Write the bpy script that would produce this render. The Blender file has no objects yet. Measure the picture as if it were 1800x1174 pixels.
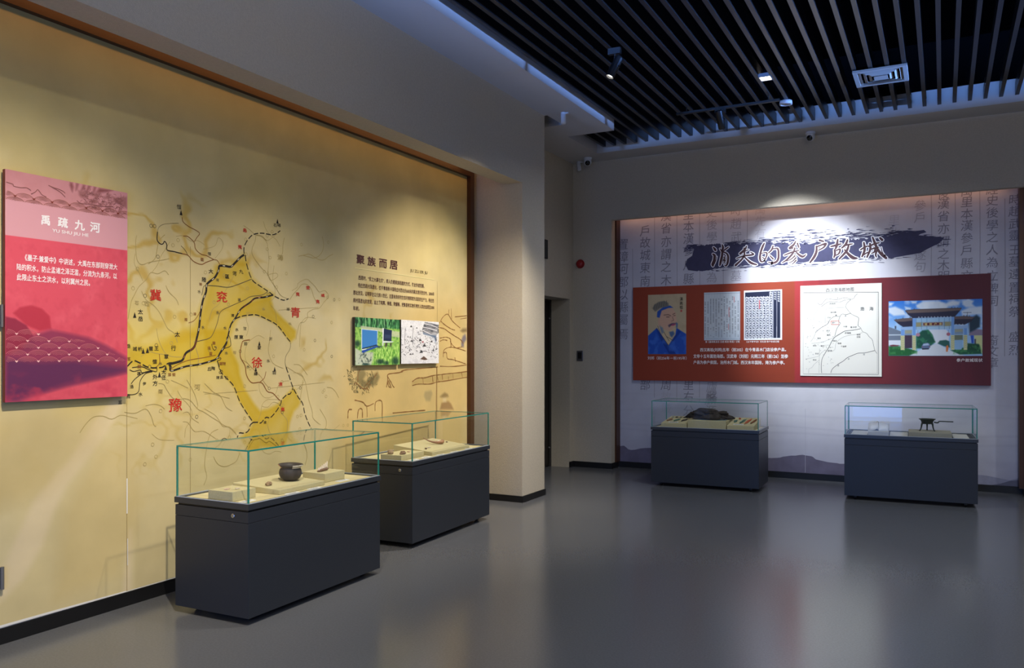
import bpy, bmesh, math, random
import numpy as np
from mathutils import Vector, Matrix
PI = math.pi
rnd = random.Random(7)
SC = bpy.context.scene
COL = SC.collection

# ---------------------------------------------------------------- camera
cam_d = bpy.data.cameras.new('camera'); cam = bpy.data.objects.new('camera', cam_d); COL.objects.link(cam)
cam.location = (0, 0, 1.5)
cam.rotation_euler = (PI/2, 0, math.atan(758/1437.0))
cam_d.sensor_width = 36; cam_d.lens = 36*1437/1800.0
cam_d.shift_y = 36/1800.0
cam_d.clip_start = 0.05
SC.camera = cam

# ---------------------------------------------------------------- view + world
vs = SC.view_settings
vs.view_transform = 'Standard'; vs.look = 'None'; vs.gamma = 1; vs.use_curve_mapping = False
vs.exposure = 0.0
w = bpy.data.worlds.new('world'); SC.world = w; w.use_nodes = True
w.node_tree.nodes['Background'].inputs[0].default_value = (0.5, 0.6, 0.8, 1)
w.node_tree.nodes['Background'].inputs[1].default_value = 0.0

# ---------------------------------------------------------------- lights of the room
def aim(o, tgt):
    d = Vector(tgt) - o.location
    o.rotation_euler = d.to_track_quat('-Z', 'Y').to_euler()
def spot_light(name, loc, tgt, watts, col, angle, blend, size=0.03, parent=None):
    l = bpy.data.lights.new(name, 'SPOT'); l.energy = watts; l.color = col
    l.spot_size = math.radians(angle); l.spot_blend = blend; l.shadow_soft_size = size
    o = bpy.data.objects.new(name, l); COL.objects.link(o); o.location = loc; aim(o, tgt)
    return o
def area_light(name, loc, tgt, watts, col, sx, sy, spread=180):
    l = bpy.data.lights.new(name, 'AREA'); l.energy = watts; l.color = col
    l.shape = 'RECTANGLE'; l.size = sx; l.size_y = sy; l.spread = math.radians(spread)
    o = bpy.data.objects.new(name, l); COL.objects.link(o); o.location = loc; aim(o, tgt)
    return o
WARM = (1.0, 0.89, 0.73); COOL = (0.86, 0.92, 1.0); BLUE = (0.16, 0.36, 1.0)
# wall-washing track spots on the left gallery (the third one is the lamp seen in the picture)
spot_light('mural_spot_light', (-2.0, 2.1, 3.98), (-4.2, 2.7, 0.35), 560, WARM, 69, 1.0)
spot_light('mural_spot_light', (-2.3, 4.2, 3.98), (-4.2, 4.4, 0.50), 270, WARM, 58, 1.0)
spot_light('mural_spot_light', (-2.53, 6.47, 3.87), (-4.1, 6.35, 0.70), 480, WARM, 78, 1.0)
spot_light('pillar_spot_light', (-1.5, 6.3, 3.95), (-3.77, 7.75, 0.9), 230, (1.0, 0.9, 0.75), 44, 0.8)
area_light('mural_fill_light', (-2.4, 2.4, 4.0), (-4.3, 2.4, 1.2), 7, (1.0, 0.9, 0.72), 4.6, 0.05)  # added unseen strip, soft fill for the upper mural
# spot on the far mural
spot_light('far_spot_light', (-2.0, 8.72, 3.88), (-1.36, 10.34, 2.15), 560, COOL, 54, 0.85)
# warm LED strips hidden in the two coves
area_light('cove_strip_light', (-4.06, 4.2, 3.46), (-4.25, 4.2, 3.30), 3.4, (1.0, 0.52, 0.18), 6.2, 0.04)
area_light('cove_strip_light', (-1.6, 10.24, 3.38), (-1.6, 10.33, 3.26), 2.4, (1.0, 0.5, 0.24), 4.4, 0.03)
# ceiling downlights: first the square fitting, the rest added out of view for ambient light
for x, y in ((-1.49, 7.97), (0.9, 6.2), (-0.6, 3.2), (1.8, 1.0), (2.8, 8.0)):
    area_light('down_light', (x, y, 4.10), (x, y, 0), 28, COOL, 0.13, 0.13, 150)
# added neutral fill behind the photographer, in place of hall lamps
area_light('neutral_fill_light', (2.2, -2.2, 3.9), (-1.4, 5.5, 1.6), 95, (1.0, 0.98, 0.93), 2.6, 2.6)
# blue display screen standing on the floor behind the photographer, and added narrow blue strips that tint the ceiling fascia
area_light('screen_light', (-1.36, -1.6, 0.96), (-1.36, 9, 0.96), 80, BLUE, 2.66, 1.88)
area_light('fascia_fill_light', (0.0, -3.9, 3.25), (0.0, 9.68, 5.04), 120, BLUE, 7.5, 0.03, 8.8)
area_light('fascia_fill_light', (4.4, 4.5, 3.25), (-3.3, 4.5, 4.68), 130, BLUE, 8.5, 0.03, 10.2)

# ---------------------------------------------------------------- materials
def s2l(c): return tuple(((v/12.92) if v <= 0.04045 else ((v+0.055)/1.055)**2.4) for v in c)
def rgb(*c): return s2l([v/255.0 for v in c])
_mats = {}
def mat(name, col, rough=0.6, metal=0.0, spec=0.5, emit=0, noise=0, nscale=30, bump=0, bscale=200, coat=0):
    """principled material; optional procedural colour mottling and bump"""
    if name in _mats: return _mats[name]
    m = bpy.data.materials.new(name); m.use_nodes = True
    nt = m.node_tree; b = nt.nodes['Principled BSDF']
    b.inputs['Base Color'].default_value = (*col, 1); b.inputs['Roughness'].default_value = rough
    b.inputs['Metallic'].default_value = metal; b.inputs['Specular IOR Level'].default_value = spec
    if emit:
        b.inputs['Emission Color'].default_value = (*col, 1); b.inputs['Emission Strength'].default_value = emit
    tc = nt.nodes.new('ShaderNodeTexCoord')
    if noise:
        n = nt.nodes.new('ShaderNodeTexNoise'); n.inputs['Scale'].default_value = nscale; n.inputs['Detail'].default_value = 6
        nt.links.new(tc.outputs['Object'], n.inputs['Vector'])
        r = nt.nodes.new('ShaderNodeMapRange'); r.inputs[1].default_value = 0.3; r.inputs[2].default_value = 0.7
        r.inputs[3].default_value = 1-noise; r.inputs[4].default_value = 1+noise
        nt.links.new(n.outputs['Fac'], r.inputs[0])
        x = nt.nodes.new('ShaderNodeMix'); x.data_type = 'RGBA'; x.blend_type = 'MULTIPLY'; x.inputs[0].default_value = 1
        x.inputs[6].default_value = (*col, 1); nt.links.new(r.outputs[0], x.inputs[7]); nt.links.new(x.outputs[2], b.inputs['Base Color'])
    if bump:
        n2 = nt.nodes.new('ShaderNodeTexNoise'); n2.inputs['Scale'].default_value = bscale; n2.inputs['Detail'].default_value = 4
        nt.links.new(tc.outputs['Object'], n2.inputs['Vector'])
        bp = nt.nodes.new('ShaderNodeBump'); bp.inputs['Strength'].default_value = bump; bp.inputs['Distance'].default_value = 0.01
        nt.links.new(n2.outputs['Fac'], bp.inputs['Height']); nt.links.new(bp.outputs[0], b.inputs['Normal'])
    _mats[name] = m
    return m
def print_mat(name='printed_paint', rough=0.6, noise=0.0, nscale=8.0):
    """printed surface: the ink colour comes from the mesh's own colour attribute, with paper mottling"""
    if name in _mats: return _mats[name]
    m = bpy.data.materials.new(name); m.use_nodes = True; nt = m.node_tree; b = nt.nodes['Principled BSDF']
    a = nt.nodes.new('ShaderNodeVertexColor'); a.layer_name = 'ink'
    b.inputs['Roughness'].default_value = rough; b.inputs['Specular IOR Level'].default_value = 0.3
    src = a.outputs['Color']
    if noise:
        tc = nt.nodes.new('ShaderNodeTexCoord')
        n = nt.nodes.new('ShaderNodeTexNoise'); n.inputs['Scale'].default_value = nscale; n.inputs['Detail'].default_value = 8
        nt.links.new(tc.outputs['Object'], n.inputs['Vector'])
        r = nt.nodes.new('ShaderNodeMapRange'); r.inputs[1].default_value = 0.3; r.inputs[2].default_value = 0.7
        r.inputs[3].default_value = 1-noise; r.inputs[4].default_value = 1+noise*0.6
        nt.links.new(n.outputs['Fac'], r.inputs[0])
        x = nt.nodes.new('ShaderNodeMix'); x.data_type = 'RGBA'; x.blend_type = 'MULTIPLY'; x.inputs[0].default_value = 1
        nt.links.new(src, x.inputs[6]); nt.links.new(r.outputs[0], x.inputs[7]); src = x.outputs[2]
    nt.links.new(src, b.inputs['Base Color'])
    _mats[name] = m
    return m
def glass_mat():
    m = bpy.data.materials.new('case_glass'); m.use_nodes = True; nt = m.node_tree
    for n in list(nt.nodes): nt.nodes.remove(n)
    out = nt.nodes.new('ShaderNodeOutputMaterial'); mx = nt.nodes.new('ShaderNodeMixShader')
    tr = nt.nodes.new('ShaderNodeBsdfTransparent'); tr.inputs[0].default_value = (0.965, 0.985, 0.975, 1)
    gl = nt.nodes.new('ShaderNodeBsdfGlossy'); gl.inputs['Roughness'].default_value = 0.0
    lw = nt.nodes.new('ShaderNodeLayerWeight'); lw.inputs[0].default_value = 0.5
    p = nt.nodes.new('ShaderNodeMath'); p.operation = 'POWER'; p.inputs[1].default_value = 5
    k = nt.nodes.new('ShaderNodeMath'); k.operation = 'MULTIPLY_ADD'; k.inputs[1].default_value = 0.9; k.inputs[2].default_value = 0.045
    nt.links.new(lw.outputs['Facing'], p.inputs[0]); nt.links.new(p.outputs[0], k.inputs[0]); nt.links.new(k.outputs[0], mx.inputs[0])
    nt.links.new(tr.outputs[0], mx.inputs[1]); nt.links.new(gl.outputs[0], mx.inputs[2]); nt.links.new(mx.outputs[0], out.inputs[0])
    return m

# ---------------------------------------------------------------- mesh builder
class MB:
    def __init__(self): self.v = []; self.f = []; self.m = []; self.k = 0
    def lift(self):
        """tiny stacking offset so that inks printed over each other never share a plane"""
        self.k += 1; return (self.k % 14)*3e-5
    def add(self, vs_, fs, mi=0):
        o = len(self.v); self.v += [tuple(p) for p in vs_]
        for q in fs: self.f.append([i+o for i in q]); self.m.append(mi)
        return o
    def box(self, x0, x1, y0, y1, z0, z1, mi=0):
        vs_ = [(x, y, z) for z in (z0, z1) for y in (y0, y1) for x in (x0, x1)]
        self.add(vs_, [(0,2,3,1),(4,5,7,6),(0,1,5,4),(2,6,7,3),(0,4,6,2),(1,3,7,5)], mi)
    def prism(self, poly, fr, n0, n1, mi=0):
        """polygon in plane frame fr extruded between normal distances n0 (back) and n1 (front)"""
        k = len(poly); vs_ = [fr(u, v, n0) for u, v in poly]+[fr(u, v, n1) for u, v in poly]
        fs = [list(range(k, 2*k)), list(range(k-1, -1, -1))]+[(i, (i+1) % k, (i+1) % k+k, i+k) for i in range(k)]
        self.add(vs_, fs, mi)
    def lathe(self, prof, seg=32, c=(0, 0, 0), axis=None, mi=0, jitter=None):
        """profile [(r, z)] turned about z; axis = optional 3x3/4x4 matrix"""
        vs_ = []
        for r, z in prof:
            for i in range(seg):
                a = 2*PI*i/seg; p = Vector((r*math.cos(a), r*math.sin(a), z))
                if jitter: p = jitter(p)
                if axis: p = axis @ p
                vs_.append(p+Vector(c))
        fs = []
        for j in range(len(prof)-1):
            for i in range(seg):
                i2 = (i+1) % seg; fs.append((j*seg+i, j*seg+i2, (j+1)*seg+i2, (j+1)*seg+i))
        if prof[0][0] > 1e-5: fs.append(list(range(seg-1, -1, -1)))
        if prof[-1][0] > 1e-5: fs.append([(len(prof)-1)*seg+i for i in range(seg)])
        self.add(vs_, fs, mi)
    def tube(self, pts, rad, seg=10, mi=0):
        """tapered tube through 3-D points; rad scalar or list"""
        pts = [Vector(p) for p in pts]; n = len(pts); rs = rad if isinstance(rad, (list, tuple)) else [rad]*n
        vs_ = []; up0 = None
        for i, p in enumerate(pts):
            d = (pts[min(i+1, n-1)]-pts[max(i-1, 0)]).normalized()
            a = up0 if up0 and abs(up0.dot(d)) < 0.95 else (Vector((0, 0, 1)) if abs(d.z) < 0.9 else Vector((1, 0, 0)))
            s = d.cross(a).normalized(); u = s.cross(d).normalized(); up0 = u
            for k in range(seg):
                t = 2*PI*k/seg; vs_.append(p+s*math.cos(t)*rs[i]+u*math.sin(t)*rs[i])
        fs = [(i*seg+k, i*seg+(k+1) % seg, (i+1)*seg+(k+1) % seg, (i+1)*seg+k) for i in range(n-1) for k in range(seg)]
        fs += [list(range(seg-1, -1, -1)), [(n-1)*seg+k for k in range(seg)]]
        self.add(vs_, fs, mi)
    def strip(self, pts, w, fr, n, mi=0):
        """flat ribbon in plane frame; w scalar or per-point"""
        k = len(pts); ws = w if isinstance(w, (list, tuple)) else [w]*k
        vs_ = []; n += self.lift()
        for i in range(k):
            a = pts[max(i-1, 0)]; b = pts[min(i+1, k-1)]
            dx, dy = b[0]-a[0], b[1]-a[1]; L = math.hypot(dx, dy) or 1; nx, ny = -dy/L, dx/L
            x, y = pts[i]; h = ws[i]/2
            vs_ += [fr(x+nx*h, y+ny*h, n), fr(x-nx*h, y-ny*h, n)]
        self.add(vs_, [(2*i+1, 2*i+3, 2*i+2, 2*i) for i in range(k-1)], mi)
    def poly(self, pts, fr, n, mi=0):
        bm = bmesh.new()
        vv = [bm.verts.new((p[0], p[1], 0)) for p in pts]
        f = bm.faces.new(vv); bmesh.ops.triangulate(bm, faces=[f])
        bm.verts.index_update()
        sgn = 1
        tri = []
        for q in bm.faces:
            a, b, c = [x.co for x in q.verts]
            t = [x.index for x in q.verts]
            if (b-a).cross(c-a).z < 0: t.reverse()
            tri.append(t)
        self.add([fr(p[0], p[1], n) for p in pts], tri, mi); bm.free()
    def disc(self, u, v, r, fr, n, mi=0, seg=12, ring=0):
        if not ring: n += self.lift()
        if ring:
            pts = [(u+r*math.cos(2*PI*i/seg), v+r*math.sin(2*PI*i/seg)) for i in range(seg+1)]
            self.strip(pts, ring, fr, n, mi)
        else:
            self.add([fr(u+r*math.cos(2*PI*i/seg), v+r*math.sin(2*PI*i/seg), n) for i in range(seg)], [list(range(seg))], mi)
    def text(self, s, u, v, sx, sy, fr, n, mi=0, off=0.0, centre=False, shear=0):
        vs_, fs, bb = glyphs(s)
        if centre: cx, cy = 0.5*len(s), 0.38
        else: cx, cy = bb[0], bb[2]
        for i, (du, dv) in enumerate(BOLD if off > 0 else BOLD[:1]):
            self.add([fr(u+(x-cx+(y-cy)*shear+du*off)*sx, v+(y-cy+dv*off)*sy, n+i*4e-5) for x, y in vs_], fs, mi)
    def textbox(self, s, a, b, fr, n, mi=0, off=0.0, single=True):
        """fit a line of text in the box with corners a (top left) and b (bottom right)"""
        vs_, fs, bb = glyphs(s)
        sx = (b[0]-a[0])/(bb[1]-bb[0]); sy = (a[1]-b[1])/(bb[3]-bb[2])
        for i, (du, dv) in enumerate(BOLD if off > 0 else BOLD[:1]):
            self.add([fr(a[0]+(x-bb[0]+du*off)*sx, b[1]+(y-bb[2]+dv*off)*sy, n+i*4e-5) for x, y in vs_], fs, mi)
    def build(self, name, mats, parent=None, smooth=False, origin=None, bevel=0, ink=None):
        me = bpy.data.meshes.new(name)
        o0 = Vector(origin) if origin is not None else Vector((0, 0, 0))
        me.from_pydata([tuple(Vector(p)-o0) for p in self.v], [], self.f); me.update()
        for m_ in (mats if isinstance(mats, (list, tuple)) else [mats]): me.materials.append(m_)
        me.polygons.foreach_set('material_index', self.m)
        if ink is not None:
            a = me.color_attributes.new('ink', 'FLOAT_COLOR', 'POINT'); a.data.foreach_set('color', ink)
        if smooth: me.polygons.foreach_set('use_smooth', [True]*len(me.polygons))
        o = bpy.data.objects.new(name, me); COL.objects.link(o)
        if parent is not None: o.parent = parent
        elif origin is not None: o.location = o0
        if bevel:
            md = o.modifiers.new('edge', 'BEVEL'); md.width = bevel; md.segments = 2; md.limit_method = 'ANGLE'
        return o
_gl = {}
BOLD = ((0, 0), (1, .5), (-1, -.5), (.5, -1), (-.5, 1))
def glyphs(s, off=0.0):
    k = (s, off)
    if k in _gl: return _gl[k]
    c = bpy.data.curves.new('lettering', 'FONT'); c.body = s; c.size = 1; c.resolution_u = 2; c.offset = off
    o = bpy.data.objects.new('lettering', c); COL.objects.link(o)
    m = bpy.data.meshes.new_from_object(o.evaluated_get(bpy.context.evaluated_depsgraph_get()))
    vv = [(p.co.x, p.co.y) for p in m.vertices]; ff = []
    for q in m.polygons:
        t = list(q.vertices)
        if q.normal.z < 0: t.reverse()
        ff.append(t)
    bpy.data.objects.remove(o); bpy.data.curves.remove(c); bpy.data.meshes.remove(m)
    xs = [p[0] for p in vv]; ys = [p[1] for p in vv]
    _gl[k] = (vv, ff, (min(xs), max(xs), min(ys), max(ys)))
    return _gl[k]
def wall_x(x0): return lambda u, v, n: (x0+n, u, v)       # plane facing +x: u = y, v = z
def wall_y(y0): return lambda u, v, n: (u, y0-n, v)       # plane facing -y: u = x, v = z
def flat(u, v, n): return (u, v, n)                        # plane facing up
def smooth_line(pts, sub=5):
    if len(pts) < 3: return list(pts)
    P = [pts[0]]+list(pts)+[pts[-1]]; r = []
    for i in range(1, len(P)-2):
        for k in range(sub):
            t = k/sub; q = []
            for d in range(len(pts[0])):
                a, b, c, e = P[i-1][d], P[i][d], P[i+1][d], P[i+2][d]
                q.append(0.5*((2*b)+(-a+c)*t+(2*a-5*b+4*c-e)*t*t+(-a+3*b-3*c+e)*t**3))
            r.append(tuple(q))
    r.append(tuple(pts[-1])); return r
def dashes(pts, on, gap):
    out = []; cur = [pts[0]]; d = 0; draw = True
    for a, b in zip(pts, pts[1:]):
        L = math.hypot(b[0]-a[0], b[1]-a[1]); pos = 0
        while L-pos > 1e-6:
            lim = on if draw else gap; st = min(lim-d, L-pos); pos += st; d += st
            p = (a[0]+(b[0]-a[0])*pos/L, a[1]+(b[1]-a[1])*pos/L)
            if draw: cur.append(p)
            if d >= lim-1e-7:
                if draw: out.append(cur); cur = []
                else: cur = [p]
                draw = not draw; d = 0
    if draw and len(cur) > 1: out.append(cur)
    return [c for c in out if len(c) > 1]

# ---------------------------------------------------------------- scene bookkeeping
def tag(o, label, cat, group=None):
    o['label'] = label; o['category'] = cat
    if group: o['group'] = group
    return o
def thing(name, label, cat, loc, rotz=0, group=None):
    o = bpy.data.objects.new(name, None); COL.objects.link(o); o.empty_display_size = 0.1
    o.location = loc; o.rotation_euler = (0, 0, rotz)
    return tag(o, label, cat, group)
def struct(o): o['kind'] = 'structure'; return o
def part(o, label): o['label'] = label; return o

# ---------------------------------------------------------------- painted prints (numpy canvas -> coloured grid mesh)
class Canvas:
    def __init__(self, w, h, x0, x1, y0, y1, base):
        """x0..x1 left to right, y0 (top) .. y1 (bottom) in the art's own units"""
        self.w, self.h = w, h
        self.X, self.Y = np.meshgrid(np.linspace(x0, x1, w), np.linspace(y0, y1, h))
        self.px = abs(x1-x0)/(w-1)
        self.im = np.ones((h, w, 3))*np.array(base)/255.0
    def blend(self, mk, col, a=1.0):
        mk = np.clip(mk*a, 0, 1)[..., None]; self.im = self.im*(1-mk)+np.array(col)/255.0*mk
    def sdf(self, pts):
        X, Y = self.X, self.Y; ins = np.zeros(X.shape, bool); d = np.full(X.shape, 1e9); n = len(pts)
        for i in range(n):
            (x1, y1), (x2, y2) = pts[i], pts[(i+1) % n]
            if y1 != y2:
                c = ((y1 > Y) != (y2 > Y)) & (X < (x2-x1)*(Y-y1)/(y2-y1)+x1); ins ^= c
            dx, dy = x2-x1, y2-y1; L = dx*dx+dy*dy or 1e-12
            t = np.clip(((X-x1)*dx+(Y-y1)*dy)/L, 0, 1)
            d = np.minimum(d, np.hypot(X-x1-t*dx, Y-y1-t*dy))
        return np.where(ins, -d, d)
    def poly(self, pts, col, a=1.0, soft=None):
        s = soft or self.px*0.8
        self.blend(np.clip(0.5-self.sdf(pts)/(2*s), 0, 1), col, a)
    def line(self, pts, w, col, a=1.0):
        d = np.full(self.X.shape, 1e9)
        for (x1, y1), (x2, y2) in zip(pts, pts[1:]):
            dx, dy = x2-x1, y2-y1; L = dx*dx+dy*dy or 1e-12
            t = np.clip(((self.X-x1)*dx+(self.Y-y1)*dy)/L, 0, 1)
            d = np.minimum(d, np.hypot(self.X-x1-t*dx, self.Y-y1-t*dy))
        self.blend(np.clip((w/2-d)/self.px+0.5, 0, 1), col, a)
    def ell(self, cx, cy, rx, ry, col, a=1.0, soft=0.15):
        r = np.hypot((self.X-cx)/rx, (self.Y-cy)/ry); self.blend(np.clip((1+soft-r)/(2*soft), 0, 1), col, a)
    def fbm(self, fx, fy, seed, octs=4):
        rg = np.random.RandomState(seed); r = np.zeros((self.h, self.w)); amp = 1; tot = 0
        for o in range(octs):
            gx, gy = max(2, int(fx*2**o)+2), max(2, int(fy*2**o)+2)
            g = rg.rand(gy, gx)
            x = np.linspace(0, gx-1.001, self.w); y = np.linspace(0, gy-1.001, self.h)
            xi = x.astype(int); yi = y.astype(int); xf = x-xi; yf = y-yi
            xf = xf*xf*(3-2*xf); yf = yf*yf*(3-2*yf)
            a = g[np.ix_(yi, xi)]*(1-xf)+g[np.ix_(yi, xi+1)]*xf
            b = g[np.ix_(yi+1, xi)]*(1-xf)+g[np.ix_(yi+1, xi+1)]*xf
            r += amp*(a*(1-yf)[:, None]+b*yf[:, None]); tot += amp; amp *= 0.5
        return r/tot
    def mesh(self, name, m, parent, origin, fr, n, u0, u1, v0, v1, label=None):
        """u0..u1 / v0 (bottom) .. v1 (top) in metres on plane frame fr"""
        w, h = self.w, self.h
        mb = MB()
        us = np.linspace(u0, u1, w); vv = np.linspace(v1, v0, h)
        mb.v = [fr(u, v, n) for v in vv.tolist() for u in us.tolist()]
        mb.f = [(j*w+i, (j+1)*w+i, (j+1)*w+i+1, j*w+i+1) for j in range(h-1) for i in range(w-1)]
        mb.m = [0]*len(mb.f)
        im = np.clip(self.im, 0, 1)
        lin = np.where(im <= 0.04045, im/12.92, ((im+0.055)/1.055)**2.4)
        ink = np.concatenate([lin.reshape(-1, 3), np.ones((w*h, 1))], 1).ravel().tolist()
        o = mb.build(name, m, parent, origin=origin, ink=ink)
        if label: part(o, label)
        return o

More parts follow.
